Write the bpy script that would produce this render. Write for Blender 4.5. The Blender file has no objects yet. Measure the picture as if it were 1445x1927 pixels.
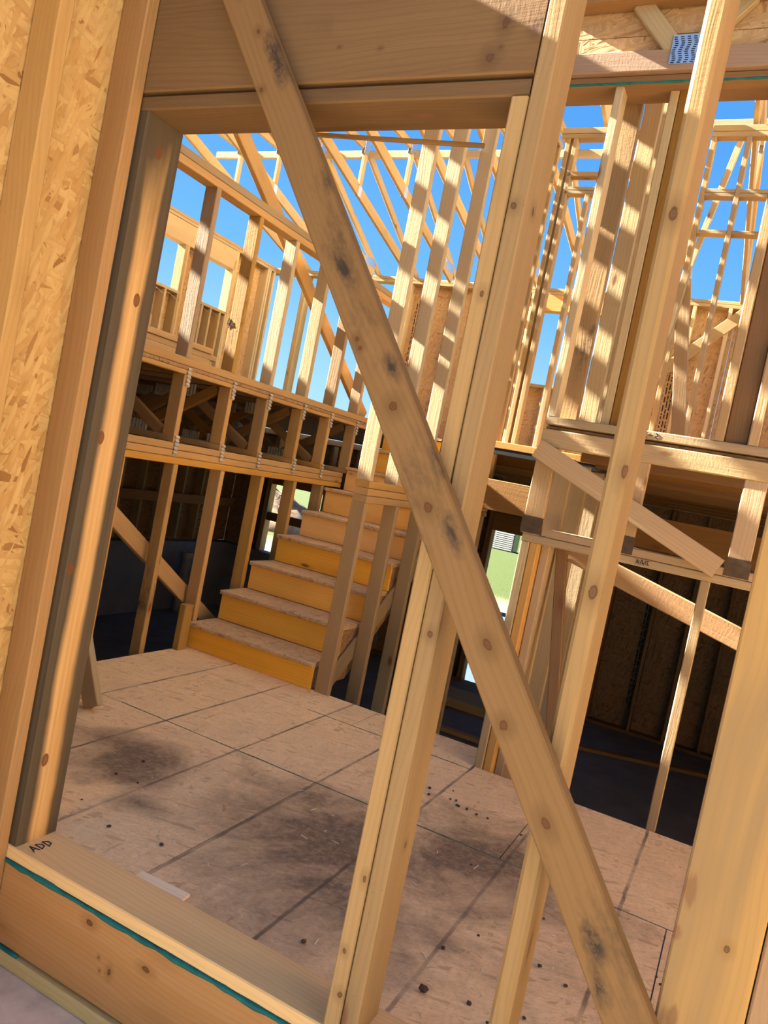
import bpy, bmesh, math, random
from mathutils import Vector, Matrix
random.seed(7)
sc = bpy.context.scene
col = sc.collection

# ------------------------------------------------------------------ camera
cd = bpy.data.cameras.new('camera'); cam = bpy.data.objects.new('camera', cd); col.objects.link(cam)
YAW, PIT, ROL, F = 0.44724, -0.0485551, 0.1979985, 1442.63
cd.sensor_fit = 'HORIZONTAL'; cd.sensor_width = 36.0; cd.lens = 36.0 * F / 1445.0
cd.clip_start = 0.02; cd.clip_end = 500
_r = Vector((math.cos(YAW), math.sin(YAW), 0)); _f = Vector((-math.sin(YAW), math.cos(YAW), 0)); _u = Vector((0, 0, 1))
_f2 = _f * math.cos(PIT) + _u * math.sin(PIT); _u2 = -_f * math.sin(PIT) + _u * math.cos(PIT)
_r3 = _r * math.cos(ROL) + _u2 * math.sin(ROL); _u3 = -_r * math.sin(ROL) + _u2 * math.cos(ROL)
cam.matrix_world = Matrix((( _r3.x, _u3.x, -_f2.x, 0), (_r3.y, _u3.y, -_f2.y, 0), (_r3.z, _u3.z, -_f2.z, 0), (0, 0, 0, 1)))
sc.camera = cam

# ------------------------------------------------------------------ sky, sun, exposure
w = bpy.data.worlds.new('sky'); sc.world = w; w.use_nodes = True
nt = w.node_tree; nt.nodes.clear()
wo = nt.nodes.new('ShaderNodeOutputWorld'); bg = nt.nodes.new('ShaderNodeBackground')
tc = nt.nodes.new('ShaderNodeTexCoord'); sx = nt.nodes.new('ShaderNodeSeparateXYZ'); cr = nt.nodes.new('ShaderNodeValToRGB')
nt.links.new(tc.outputs['Generated'], sx.inputs[0]); nt.links.new(sx.outputs['Z'], cr.inputs[0])
e = cr.color_ramp.elements
e[0].position = 0.0; e[0].color = (0.62, 0.86, 1.0, 1)
e[1].position = 1.0; e[1].color = (0.07, 0.26, 0.70, 1)
a = e.new(0.10); a.color = (0.40, 0.75, 1.0, 1)
a = e.new(0.24); a.color = (0.18, 0.52, 0.98, 1)
a = e.new(0.42); a.color = (0.10, 0.38, 0.92, 1)
nt.links.new(cr.outputs[0], bg.inputs['Color']); bg.inputs['Strength'].default_value = 0.56
nt.links.new(bg.outputs[0], wo.inputs[0])
SUN = Vector((1.0, 0.08, -0.52)).normalized()
sl = bpy.data.lights.new('sun', 'SUN'); so = bpy.data.objects.new('sun', sl); col.objects.link(so)
sl.energy = 43.0; sl.angle = 0.0095; sl.color = (1.0, 0.92, 0.79)
so.rotation_euler = SUN.to_track_quat('-Z', 'Y').to_euler(); so.location = (-20, -6, 12)
vs = sc.view_settings
vs.view_transform = 'Standard'; vs.look = 'None'; vs.exposure = 0.93; vs.gamma = 1.0; vs.use_curve_mapping = False
sc.cycles.max_bounces = 8; sc.cycles.diffuse_bounces = 6

# ------------------------------------------------------------------ materials
def newmat(name):
    m = bpy.data.materials.new(name); m.use_nodes = True
    t = m.node_tree; t.nodes.clear()
    o = t.nodes.new('ShaderNodeOutputMaterial'); b = t.nodes.new('ShaderNodeBsdfPrincipled')
    t.links.new(b.outputs[0], o.inputs[0]); b.inputs['Roughness'].default_value = 0.75
    b.inputs['Specular IOR Level'].default_value = 0.25
    return m, t, b
class N:
    def __init__(s, t): s.t = t
    def new(s, typ, **k):
        n = s.t.nodes.new(typ)
        for a, v in k.items(): setattr(n, a, v)
        return n
    def lk(s, a, b): s.t.links.new(a, b)
    def math(s, op, a, b=None, clamp=False):
        n = s.new('ShaderNodeMath', operation=op); n.use_clamp = clamp
        for i, v in enumerate((a, b)):
            if v is None: continue
            if isinstance(v, (int, float)): n.inputs[i].default_value = v
            else: s.lk(v, n.inputs[i])
        return n.outputs[0]
    def mix(s, fac, a, b, blend='MIX'):
        n = s.new('ShaderNodeMix', data_type='RGBA', blend_type=blend)
        for i, v in ((0, fac), (6, a), (7, b)):
            if isinstance(v, (int, float)): n.inputs[i].default_value = v
            elif isinstance(v, tuple): n.inputs[i].default_value = (*v, 1)
            else: s.lk(v, n.inputs[i])
        return n.outputs[2]
    def ramp(s, fac, stops):
        n = s.new('ShaderNodeValToRGB'); e = n.color_ramp.elements
        while len(e) < len(stops): e.new(0.5)
        for x, (p, c) in zip(e, stops):
            x.position = p; x.color = (c, c, c, 1) if isinstance(c, (int, float)) else (*c, 1)
        s.lk(fac, n.inputs[0]); return n.outputs[0]
    def mapping(s, v, scale=(1, 1, 1), rot=(0, 0, 0), loc=(0, 0, 0)):
        n = s.new('ShaderNodeMapping'); s.lk(v, n.inputs[0])
        n.inputs['Scale'].default_value = scale; n.inputs['Rotation'].default_value = rot; n.inputs['Location'].default_value = loc
        return n.outputs[0]
    def noise(s, v, scale=1, detail=3, rough=0.5, dist=0.0):
        n = s.new('ShaderNodeTexNoise'); s.lk(v, n.inputs['Vector'])
        n.inputs['Scale'].default_value = scale; n.inputs['Detail'].default_value = detail
        n.inputs['Roughness'].default_value = rough; n.inputs['Distortion'].default_value = dist
        return n.outputs['Fac']
    def bump(s, h, b, strength=0.3, dist=0.003):
        n = s.new('ShaderNodeBump'); n.inputs['Strength'].default_value = strength; n.inputs['Distance'].default_value = dist
        s.lk(h, n.inputs['Height']); s.lk(n.outputs[0], b.inputs['Normal'])
def obj_coords(n):
    """object coordinates, shifted by a random amount per object so that no two boards share their figure"""
    tcn = n.new('ShaderNodeTexCoord'); oi = n.new('ShaderNodeObjectInfo')
    va = n.new('ShaderNodeVectorMath', operation='ADD')
    cx = n.new('ShaderNodeCombineXYZ')
    n.lk(n.math('MULTIPLY', oi.outputs['Random'], 37.0), cx.inputs[0])
    n.lk(n.math('MULTIPLY', oi.outputs['Random'], 11.3), cx.inputs[1])
    n.lk(n.math('MULTIPLY', oi.outputs['Random'], 23.7), cx.inputs[2])
    n.lk(tcn.outputs['Object'], va.inputs[0]); n.lk(cx.outputs[0], va.inputs[1])
    return va.outputs[0], oi.outputs['Random'], tcn.outputs['Object']

def wood(name, light, dark, knot=(0.16, 0.06, 0.02), stain=0.0, stain_col=(0.06, 0.05, 0.04), streak=0.0, var=0.18, knots=1.0, coarse=1.0, rough_bump=0.25, k=0.80, spots=()):
    """sawn softwood; the board's length runs along the object's own X"""
    light = (light[0] * k, light[1] * k * 0.975, light[2] * k * 0.725); dark = (dark[0] * k, dark[1] * k * 0.975, dark[2] * k * 0.725)
    m, t, b = newmat(name); n = N(t); v, rnd, raw = obj_coords(n)
    wob = n.new('ShaderNodeTexNoise'); n.lk(n.mapping(v, (0.9, 2.2, 2.2)), wob.inputs['Vector']); wob.inputs['Scale'].default_value = 1.3
    vm = n.new('ShaderNodeVectorMath', operation='MULTIPLY_ADD'); n.lk(wob.outputs['Color'], vm.inputs[0])
    vm.inputs[1].default_value = (0.0, 0.10, 0.10); n.lk(v, vm.inputs[2]); g = vm.outputs[0]
    fib = n.noise(n.mapping(g, (1.6, 90, 90)), coarse, 4, 0.65)
    broad = n.noise(n.mapping(g, (0.7, 14, 14)), coarse, 2, 0.5)
    wv = n.new('ShaderNodeTexWave', wave_type='BANDS', bands_direction='DIAGONAL'); n.lk(n.mapping(g, (0.30, 42, 42)), wv.inputs['Vector'])
    wv.inputs['Scale'].default_value = 1.0 * coarse; wv.inputs['Distortion'].default_value = 3.5; wv.inputs['Detail'].default_value = 2
    wv.inputs['Detail Scale'].default_value = 0.6
    f = n.math('ADD', n.math('MULTIPLY', fib, 0.45), n.math('MULTIPLY', broad, 0.55))
    c = n.mix(n.ramp(f, [(0.25, 0.0), (0.80, 1.0)]), light, dark)
    c = n.mix(n.math('MULTIPLY', n.ramp(wv.outputs['Fac'], [(0.6, 0.0), (1.0, 1.0)]), 0.16), c, tuple(x * 0.62 for x in dark))
    vo = n.new('ShaderNodeTexVoronoi'); n.lk(n.mapping(g, (3.6, 9.5, 9.5)), vo.inputs['Vector']); vo.inputs['Scale'].default_value = 1.0
    sep = n.new('ShaderNodeSeparateColor'); n.lk(vo.outputs['Color'], sep.inputs[0])
    gate = n.math('GREATER_THAN', sep.outputs[0], 0.70)
    core = n.math('MULTIPLY', n.ramp(vo.outputs['Distance'], [(0.07, 1.0), (0.15, 0.0)]), gate)
    halo = n.math('MULTIPLY', n.ramp(vo.outputs['Distance'], [(0.08, 1.0), (0.34, 0.0)]), gate)
    c = n.mix(n.math('MULTIPLY', halo, 0.45 * knots), c, tuple(x * 0.7 for x in dark))
    c = n.mix(n.math('MULTIPLY', core, 0.85 * knots), c, knot)
    if streak:
        st = n.noise(n.mapping(g, (0.35, 9, 9)), 1.0, 2, 0.5)
        c = n.mix(n.math('MULTIPLY', n.ramp(st, [(0.46, 0.0), (0.60, 1.0)]), streak), c, stain_col)
    if stain:
        s1 = n.noise(n.mapping(v, (3.2, 8.0, 8.0)), 1.0, 5, 0.65)
        s2 = n.noise(n.mapping(v, (40, 70, 70)), 1.0, 3, 0.6)
        k = n.math('MULTIPLY', n.ramp(s1, [(0.56, 0.0), (0.70, 1.0)]), n.ramp(s2, [(0.36, 0.35), (0.56, 1.0)]))
        c = n.mix(n.math('MULTIPLY', k, stain), c, stain_col)
    if spots: kn = n.noise(n.mapping(v, (70, 90, 90)), 1.0, 3, 0.6)
    if any(q[3] == 'mildew' for q in spots): s3 = n.noise(n.mapping(v, (38, 60, 60)), 1.0, 4, 0.7); s4 = n.noise(n.mapping(v, (9, 16, 16)), 1.0, 4, 0.6)
    for (px_, ra, rc, typ) in spots:
        df = n.new('ShaderNodeVectorMath', operation='SUBTRACT'); n.lk(raw, df.inputs[0]); df.inputs[1].default_value = px_
        sc2 = n.new('ShaderNodeVectorMath', operation='MULTIPLY'); n.lk(df.outputs[0], sc2.inputs[0]); sc2.inputs[1].default_value = (1 / ra, 1 / rc, 1 / rc)
        ln = n.new('ShaderNodeVectorMath', operation='LENGTH'); n.lk(sc2.outputs[0], ln.inputs[0]); d_ = ln.outputs['Value']
        if typ == 'knot':
            dd = n.math('ADD', d_, n.math('MULTIPLY', n.math('SUBTRACT', kn, 0.5), 0.9))
            c = n.mix(n.math('MULTIPLY', n.ramp(n.math('MULTIPLY', dd, 0.28), [(0.25, 0.6), (1.0, 0.0)]), 1.0), c, tuple(x * 0.66 for x in dark))
            c = n.mix(n.ramp(dd, [(0.0, 0.75), (0.45, 0.6), (0.75, 0.95), (1.08, 0.0)]), c, tuple(x * 0.55 for x in knot))
        elif typ == 'patch':
            dd = n.math('ADD', d_, n.math('MULTIPLY', n.math('SUBTRACT', fib, 0.5), 1.6))
            c = n.mix(n.ramp(dd, [(0.6, 0.75), (1.0, 0.0)]), c, (0.20, 0.09, 0.03))
        else:
            dd = n.math('ADD', d_, n.math('MULTIPLY', n.math('SUBTRACT', s4, 0.5), 2.4))
            c = n.mix(n.math('MULTIPLY', n.ramp(dd, [(0.2, 0.95), (1.1, 0.0)]), n.ramp(s3, [(0.34, 0.25), (0.58, 1.0)])), c, stain_col)
    # nail heads and specks
    vs_ = n.new('ShaderNodeTexVoronoi'); n.lk(n.mapping(v, (9, 16, 16)), vs_.inputs['Vector'])
    sp2 = n.new('ShaderNodeSeparateColor'); n.lk(vs_.outputs['Color'], sp2.inputs[0])
    c = n.mix(n.math('MULTIPLY', n.ramp(vs_.outputs['Distance'], [(0.04, 0.8), (0.075, 0.0)]), n.math('GREATER_THAN', sp2.outputs[1], 0.86)), c, (0.09, 0.04, 0.02))
    hs = n.new('ShaderNodeHueSaturation'); n.lk(c, hs.inputs['Color'])
    n.lk(n.math('ADD', n.math('MULTIPLY', rnd, 2 * var), 1.0 - var), hs.inputs['Value'])
    n.lk(n.math('ADD', n.math('MULTIPLY', n.math('FRACT', n.math('MULTIPLY', rnd, 7.31)), 0.22), 0.88), hs.inputs['Saturation'])
    n.lk(hs.outputs[0], b.inputs['Base Color'])
    h = n.math('ADD', fib, n.math('MULTIPLY', n.noise(n.mapping(v, (120, 40, 40)), 1.0, 2, 0.6), rough_bump * 2))
    n.bump(h, b, rough_bump, 0.004)
    return m

def osb_color(n, v, pale=(0.66, 0.42, 0.17), mid=(0.52, 0.29, 0.10), brown=(0.30, 0.14, 0.045), sc_=1.0):
    outs = []
    for i, (rz, s) in enumerate(((0.12, 1.0), (0.85, 1.2), (-0.7, 1.1), (1.5, 0.9), (-0.25, 1.3))):
        mp = n.mapping(n.mapping(v, (1, 1, 1), (0, 0, rz)), (12 * s * sc_, 62 * s * sc_, 60), (0, 0, 0), (i * 3.1, i * 1.7, i * 0.9))
        wn = n.new('ShaderNodeTexNoise'); n.lk(mp, wn.inputs['Vector']); wn.inputs['Scale'].default_value = 0.6
        ad = n.new('ShaderNodeVectorMath', operation='MULTIPLY_ADD'); n.lk(wn.outputs['Color'], ad.inputs[0]); ad.inputs[1].default_value = (1.2, 1.6, 0); n.lk(mp, ad.inputs[2])
        vo = n.new('ShaderNodeTexVoronoi'); n.lk(ad.outputs[0], vo.inputs['Vector']); vo.inputs['Scale'].default_value = 1.0
        sp = n.new('ShaderNodeSeparateColor'); n.lk(vo.outputs['Color'], sp.inputs[0])
        outs.append((sp.outputs[0], sp.outputs[1], vo.outputs['Distance']))
    val = outs[0][0]; hgt = outs[0][2]
    for o in outs[1:]:
        mk = n.math('GREATER_THAN', o[1], 0.55)
        mx = n.new('ShaderNodeMix', data_type='FLOAT'); n.lk(mk, mx.inputs[0]); n.lk(val, mx.inputs[2]); n.lk(o[0], mx.inputs[3]); val = mx.outputs[0]
        mh = n.new('ShaderNodeMix', data_type='FLOAT'); n.lk(mk, mh.inputs[0]); n.lk(hgt, mh.inputs[2]); n.lk(o[2], mh.inputs[3]); hgt = mh.outputs[0]
    c = n.ramp(val, [(0.0, brown), (0.10, mid), (0.45, tuple((x + y) / 2 for x, y in zip(pale, mid))), (0.9, pale)])
    c = n.mix(n.math('MULTIPLY', n.ramp(hgt, [(0.45, 0.0), (0.95, 1.0)]), 0.35), c, brown)
    fine = n.noise(n.mapping(v, (60, 160, 60)), 1.0, 3, 0.6)
    c = n.mix(n.math('MULTIPLY', n.ramp(fine, [(0.64, 0.0), (0.74, 1.0)]), 0.4), c, (0.10, 0.045, 0.02))
    return c, n.math('ADD', n.math('MULTIPLY', val, 0.6), hgt)

def osb(name, pale=(0.66, 0.42, 0.17), mid=(0.52, 0.29, 0.10), brown=(0.30, 0.14, 0.045), sc_=1.0):
    m, t, b = newmat(name); n = N(t); v, rnd, raw = obj_coords(n)
    c, h = osb_color(n, v, pale, mid, brown, sc_)
    n.lk(c, b.inputs['Base Color']); n.bump(h, b, 0.35, 0.004); b.inputs['Roughness'].default_value = 0.8
    return m

def subfloor(name):
    """trodden floor panels: strand board dulled by mud, with the printed nailing lines every sixteen inches"""
    m, t, b = newmat(name); n = N(t)
    geo = n.new('ShaderNodeNewGeometry'); P = geo.outputs['Position']
    c, h = osb_color(n, P, (0.99, 0.73, 0.40), (0.92, 0.65, 0.33), (0.60, 0.38, 0.18), 1.0)
    c = n.mix(0.25, c, (0.88, 0.60, 0.32))
    sep = n.new('ShaderNodeSeparateXYZ'); n.lk(P, sep.inputs[0]); X, Y = sep.outputs[0], sep.outputs[1]
    wob = n.noise(n.mapping(P, (14, 14, 14)), 1.0, 3, 0.6)
    xw = n.math('ADD', X, n.math('MULTIPLY', n.math('SUBTRACT', wob, 0.5), 0.008))
    u = n.math('ABSOLUTE', n.math('SUBTRACT', n.math('FRACT', n.math('DIVIDE', n.math('ADD', xw, 1.70 + 0.388 * 20.5), 0.388)), 0.5))
    fade = n.ramp(n.noise(n.mapping(P, (1.5, 4, 1)), 1.0, 3, 0.6), [(0.38, 0.35), (0.6, 1.0)])
    line = n.math('MULTIPLY', n.ramp(u, [(0.011, 1.0), (0.020, 0.0)]), fade)
    c = n.mix(n.math('MULTIPLY', line, 0.85), c, (0.11, 0.08, 0.06))
    # trodden mud: a patch across the middle of the floor and smaller ones
    big = n.noise(n.mapping(P, (2.1, 2.1, 2)), 1.0, 6, 0.65, 0.6)
    def blob(cx, cy, rx, ry):
        dx = n.math('DIVIDE', n.math('SUBTRACT', X, cx), rx); dy = n.math('DIVIDE', n.math('SUBTRACT', Y, cy), ry)
        d = n.math('SQRT', n.math('ADD', n.math('MULTIPLY', dx, dx), n.math('MULTIPLY', dy, dy)))
        return n.math('SUBTRACT', 1.0, d)
    s = n.math('MAXIMUM', blob(-0.93, 2.25, 0.80, 0.72), n.math('MAXIMUM', blob(-0.58, 2.55, 0.55, 0.36), n.math('MAXIMUM', blob(-1.85, 2.2, 0.36, 0.30), blob(-1.62, 1.98, 0.18, 0.12))))
    s = n.math('ADD', n.math('MULTIPLY', s, 0.55), n.math('MULTIPLY', n.math('SUBTRACT', big, 0.5), 1.5))
    grit = n.noise(n.mapping(P, (45, 45, 45)), 1.0, 4, 0.7)
    fine = n.noise(n.mapping(n.mapping(P, (1, 1, 1), (0, 0, -0.3)), (60, 150, 60)), 1.0, 5, 0.75)
    c = n.mix(n.math('MULTIPLY', n.ramp(fine, [(0.48, 0.0), (0.72, 1.0)]), 0.5), c, (0.50, 0.32, 0.18))
    f2 = n.noise(n.mapping(P, (3.5, 3.5, 3.5)), 1.0, 4, 0.6)
    c = n.mix(n.math('MULTIPLY', n.ramp(f2, [(0.42, 0.0), (0.68, 1.0)]), 0.25), c, (0.55, 0.37, 0.22))
    k = n.math('MULTIPLY', n.ramp(s, [(0.02, 0.0), (0.46, 1.0)]), n.ramp(grit, [(0.30, 0.72), (0.58, 1.0)]))
    c = n.mix(n.math('MULTIPLY', k, 0.88), c, (0.125, 0.085, 0.055))
    fl = n.noise(n.mapping(n.mapping(P, (1, 1, 1), (0, 0, 0.5)), (18, 70, 30)), 1.0, 4, 0.7)
    c = n.mix(n.math('MULTIPLY', n.ramp(fl, [(0.62, 0.0), (0.74, 1.0)]), 0.45), c, (0.34, 0.19, 0.10))
    spk = n.new('ShaderNodeTexVoronoi'); n.lk(n.mapping(P, (38, 38, 38)), spk.inputs['Vector'])
    sp = n.new('ShaderNodeSeparateColor'); n.lk(spk.outputs['Color'], sp.inputs[0])
    c = n.mix(n.math('MULTIPLY', n.ramp(spk.outputs['Distance'], [(0.10, 1.0), (0.24, 0.0)]), n.math('GREATER_THAN', sp.outputs[0], 0.93)), c, (0.06, 0.035, 0.025))
    n.lk(c, b.inputs['Base Color']); n.bump(n.math('ADD', h, grit), b, 0.35, 0.004); b.inputs['Roughness'].default_value = 0.85
    return m

def plain(name, colr, rough=0.8, var=0.25, scale=6.0, metal=0.0, c2=None, spec=0.25):
    m, t, b = newmat(name); n = N(t); v, rnd, raw = obj_coords(n)
    f = n.noise(v, scale, 5, 0.6)
    c = n.mix(n.ramp(f, [(0.35, 0.0), (0.65, 1.0)]), colr, c2 or tuple(x * (1 - var) for x in colr))
    n.lk(c, b.inputs['Base Color']); b.inputs['Roughness'].default_value = rough; b.inputs['Metallic'].default_value = metal
    b.inputs['Specular IOR Level'].default_value = spec
    n.bump(n.noise(v, scale * 9, 3, 0.6), b, 0.2, 0.004)
    return m

M = {}
M['tan'] = wood('lumber_tan', (0.70, 0.52, 0.36), (0.57, 0.39, 0.24), k=0.60)
M['pale'] = wood('lumber_pale', (0.78, 0.61, 0.44), (0.66, 0.48, 0.32), var=0.08, k=0.68)
M['orange'] = wood('lumber_orange', (0.70, 0.43, 0.19), (0.56, 0.30, 0.11), var=0.12, k=0.74)
M['pink'] = wood('lumber_pink', (0.68, 0.48, 0.33), (0.55, 0.36, 0.23), k=0.64)
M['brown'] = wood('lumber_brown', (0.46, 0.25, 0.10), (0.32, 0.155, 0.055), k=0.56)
M['osb_low'] = osb('strand_board_shaded', (0.26, 0.16, 0.075), (0.20, 0.115, 0.05), (0.12, 0.06, 0.025))  # shade of the lower storey put into the board colour
M['brace'] = wood('lumber_mildewed', (0.72, 0.47, 0.25), (0.58, 0.35, 0.16), stain=0.95, stain_col=(0.035, 0.027, 0.02), var=0.02, knots=1.0, coarse=0.8, k=0.52)
M['stained'] = wood('lumber_blue_stained', (0.58, 0.34, 0.13), (0.44, 0.23, 0.075), streak=0.0, var=0.03)
M['dirty'] = wood('lumber_weathered', (0.56, 0.36, 0.17), (0.40, 0.22, 0.09), stain=0.9, stain_col=(0.06, 0.035, 0.018), var=0.06)
M['grey'] = wood('lumber_grey', (0.52, 0.41, 0.28), (0.40, 0.29, 0.19), var=0.08)
M['post'] = wood('lumber_silvered', (0.70, 0.46, 0.20), (0.58, 0.36, 0.15), streak=0.55, stain_col=(0.25, 0.18, 0.10), var=0.03, rough_bump=0.15, k=0.62)
M['treated'] = wood('lumber_treated', (0.85, 0.64, 0.32), (0.66, 0.48, 0.22), var=0.03, k=0.8)
M['truss'] = wood('lumber_truss', (0.70, 0.53, 0.37), (0.59, 0.42, 0.27), var=0.12, k=0.62)
M['osb'] = osb('strand_board', (0.50, 0.34, 0.17), (0.42, 0.26, 0.12), (0.26, 0.14, 0.06))
M['f_osb'] = osb('strand_board_indoor', (0.54, 0.36, 0.135), (0.45, 0.265, 0.085), (0.26, 0.125, 0.036))
M['osb_grey'] = osb('strand_board_neutral', (0.32, 0.25, 0.18), (0.27, 0.205, 0.14), (0.18, 0.12, 0.08))  # greyed so the added garage wall bounces neutral light
M['osb_dull'] = osb('strand_board_dim', (0.36, 0.22, 0.11), (0.29, 0.165, 0.075), (0.18, 0.09, 0.035))  # darker strand board; the deck's underside shade is in its colour
M['floor'] = subfloor('strand_board_trodden')
M['tread'] = osb('strand_board_tread', (0.66, 0.45, 0.24), (0.55, 0.35, 0.17), (0.38, 0.22, 0.09))
M['riser'] = wood('riser_pine', (0.95, 0.58, 0.20), (0.84, 0.46, 0.13), var=0.04, k=1.0)
M['f_tan'] = wood('shaded_lumber_tan', (0.635, 0.392, 0.238), (0.503, 0.279, 0.148), k=0.58, var=0.05)  # darker copy of the tan lumber, shade put into the colour
M['f_pale'] = wood('shaded_lumber_pale', (0.766, 0.504, 0.304), (0.625, 0.380, 0.196), k=0.62, var=0.04)  # pale lumber darkened the same way for the shaded front
M['f_header'] = wood('shaded_lumber_header', (0.504, 0.276, 0.110), (0.395, 0.196, 0.065), k=0.40, var=0.03)  # header's shade put into a lower wood tone
M['h_plate'] = wood('shaded_fir', (0.40, 0.22, 0.085), (0.29, 0.14, 0.045), k=0.40, var=0.03)  # underside shade put into the whole plate's colour
M['rosy'] = wood('rosy_fir', (0.56, 0.37, 0.30), (0.44, 0.27, 0.20), k=0.62, var=0.03)
M['f_rim'] = wood('front_lumber_rim', (0.800, 0.420, 0.189), (0.660, 0.302, 0.112), k=0.80, var=0.03)
M['f_plate'] = wood('dusty_lumber_plate', (0.88, 0.62, 0.40), (0.76, 0.50, 0.30), k=1.0, var=0.03, knots=0.5)
M['concrete'] = plain('concrete', (0.36, 0.30, 0.235), 0.9, 0.3, 5)
M['slab_strip'] = plain('brightened_concrete', (0.80, 0.66, 0.52), 0.9, 0.3, 9)  # garage slab brightened along the sill, light put into the colour
M['slab'] = plain('basement_concrete', (0.20, 0.22, 0.26), 0.8, 0.25, 3)  # blue of the skylight put into the concrete colour
M['metal'] = plain('galvanised_steel', (0.62, 0.66, 0.72), 0.38, 0.15, 30, metal=0.9)
M['metal_old'] = plain('dull_steel', (0.50, 0.45, 0.36), 0.6, 0.3, 30, metal=0.0)
M['rusty'] = plain('oiled_steel', (0.085, 0.055, 0.03), 0.6, 0.3, 30)
M['caulk'] = plain('green_caulk', (0.012, 0.17, 0.155), 0.6, 0.4, 20)
M['paint'] = plain('green_edge_paint', (0.12, 0.20, 0.13), 0.9, 0.5, 40)
M['ink'] = plain('ink', (0.03, 0.022, 0.02), 0.8, 0.2, 20)
M['dirt'] = plain('dirt', (0.27, 0.19, 0.12), 0.95, 0.5, 4)
M['clod'] = plain('mud', (0.13, 0.08, 0.05), 0.95, 0.4, 20)
M['lawn'] = plain('lawn', (0.20, 0.34, 0.06), 0.9, 0.35, 3)
M['siding'] = plain('siding', (0.40, 0.40, 0.39), 0.7, 0.08, 2)
M['glass'] = plain('window_glass', (0.06, 0.08, 0.10), 0.15, 0.1, 2, spec=0.5)
M['white'] = plain('white_plastic', (0.42, 0.42, 0.41), 0.5, 0.08, 4)
M['shim'] = wood('shim_pale', (0.98, 0.86, 0.80), (0.92, 0.76, 0.66), var=0.01, k=1.0, knots=0)
M['black'] = plain('black_plastic', (0.02, 0.02, 0.022), 0.5, 0.2, 4)

# blue-stained left trimmer: dark bands along both edges of the face
def trimmer_mat():
    sep_side = -0.019
    m, t, b = newmat('lumber_edge_stained'); n = N(t); v, rnd, raw = obj_coords(n)
    fib = n.noise(n.mapping(v, (1.6, 60, 60)), 1.0, 4, 0.65)
    c = n.mix(n.ramp(fib, [(0.35, 0.0), (0.65, 1.0)]), (0.56, 0.345, 0.135), (0.43, 0.24, 0.08))
    sep = n.new('ShaderNodeSeparateXYZ'); n.lk(raw, sep.inputs[0])
    wob = n.noise(n.mapping(v, (2.2, 6, 6)), 1.0, 4, 0.6)
    yy = n.math('ADD', sep.outputs[1], n.math('MULTIPLY', n.math('SUBTRACT', wob, 0.5), 0.030))
    k = n.ramp(n.math('ADD', n.math('MULTIPLY', yy, 7.0), 0.5), [(0.20, 1.0), (0.34, 0.0), (0.60, 0.0), (0.72, 1.0)])
    xx = n.math('ADD', n.math('MULTIPLY', sep.outputs[0], 0.5), 0.5)
    top = n.ramp(n.math('ADD', xx, n.math('MULTIPLY', n.math('SUBTRACT', wob, 0.5), 0.25)), [(0.80, 0.0), (0.98, 1.0)])
    k = n.math('MAXIMUM', n.math('MULTIPLY', k, n.ramp(fib, [(0.30, 1.0), (0.75, 0.88)])), n.math('MULTIPLY', top, 0.95))
    c = n.mix(n.math('MULTIPLY', k, 0.97), c, (0.045, 0.037, 0.024))
    vo = n.new('ShaderNodeTexVoronoi'); n.lk(n.mapping(v, (1.7, 7, 7)), vo.inputs['Vector'])
    sp = n.new('ShaderNodeSeparateColor'); n.lk(vo.outputs['Color'], sp.inputs[0]); gate = n.math('GREATER_THAN', sp.outputs[0], 0.45)
    c = n.mix(0.0, c, (0.16, 0.06, 0.02))
    for ky, kz in ((1.544, 0.723), (1.560, 0.33), (1.523, -0.054), (1.500, -0.418), (1.532, -0.958)):
        df = n.new('ShaderNodeVectorMath', operation='SUBTRACT'); n.lk(raw, df.inputs[0]); df.inputs[1].default_value = (kz + 0.194, ky - 1.554, sep_side)
        s2_ = n.new('ShaderNodeVectorMath', operation='MULTIPLY'); n.lk(df.outputs[0], s2_.inputs[0]); s2_.inputs[1].default_value = (1 / 0.020, 1 / 0.012, 1 / 0.014)
        ln = n.new('ShaderNodeVectorMath', operation='LENGTH'); n.lk(s2_.outputs[0], ln.inputs[0])
        c = n.mix(n.ramp(ln.outputs['Value'], [(0.5, 0.85), (0.85, 0.95), (1.0, 0.0)]), c, (0.13, 0.045, 0.015))
    n.lk(c, b.inputs['Base Color']); n.bump(fib, b, 0.25, 0.004)
    return m
M['trimmer'] = trimmer_mat()

# ------------------------------------------------------------------ helpers
def tag(o, label=None, cat=None, group=None, kind=None):
    if label: o['label'] = label
    if cat: o['category'] = cat
    if group: o['group'] = group
    if kind: o['kind'] = kind
    return o
def empty(name, loc=(0, 0, 0)):
    o = bpy.data.objects.new(name, None); o.empty_display_size = 0.1; col.objects.link(o); o.location = loc
    EMP[o.name] = Vector(loc); return o
EMP = {}
def struct(name, label, cat, loc=(0, 0, 0)): return tag(empty(name, loc), label, cat, kind='structure')
_cache = {}
def board_mesh(L, W, T, ch=0.0035, n=1):
    """a sawn board along X with eased edges"""
    key = (round(L, 4), round(W, 4), round(T, 4), ch)
    if key in _cache: return _cache[key]
    a, b, l = W / 2, T / 2, L / 2
    c = min(ch, a * 0.4, b * 0.4)
    pr = [(-a + c, -b), (a - c, -b), (a, -b + c), (a, b - c), (a - c, b), (-a + c, b), (-a, b - c), (-a, -b + c)]
    vv = [(-l, y, z) for y, z in pr] + [(l, y, z) for y, z in pr]
    ff = [(i, (i + 1) % 8, (i + 1) % 8 + 8, i + 8) for i in range(8)] + [tuple(range(7, -1, -1)), tuple(range(8, 16))]
    me = bpy.data.meshes.new('board'); me.from_pydata(vv, [], ff); me.update()
    _cache[key] = me; return me
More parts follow.
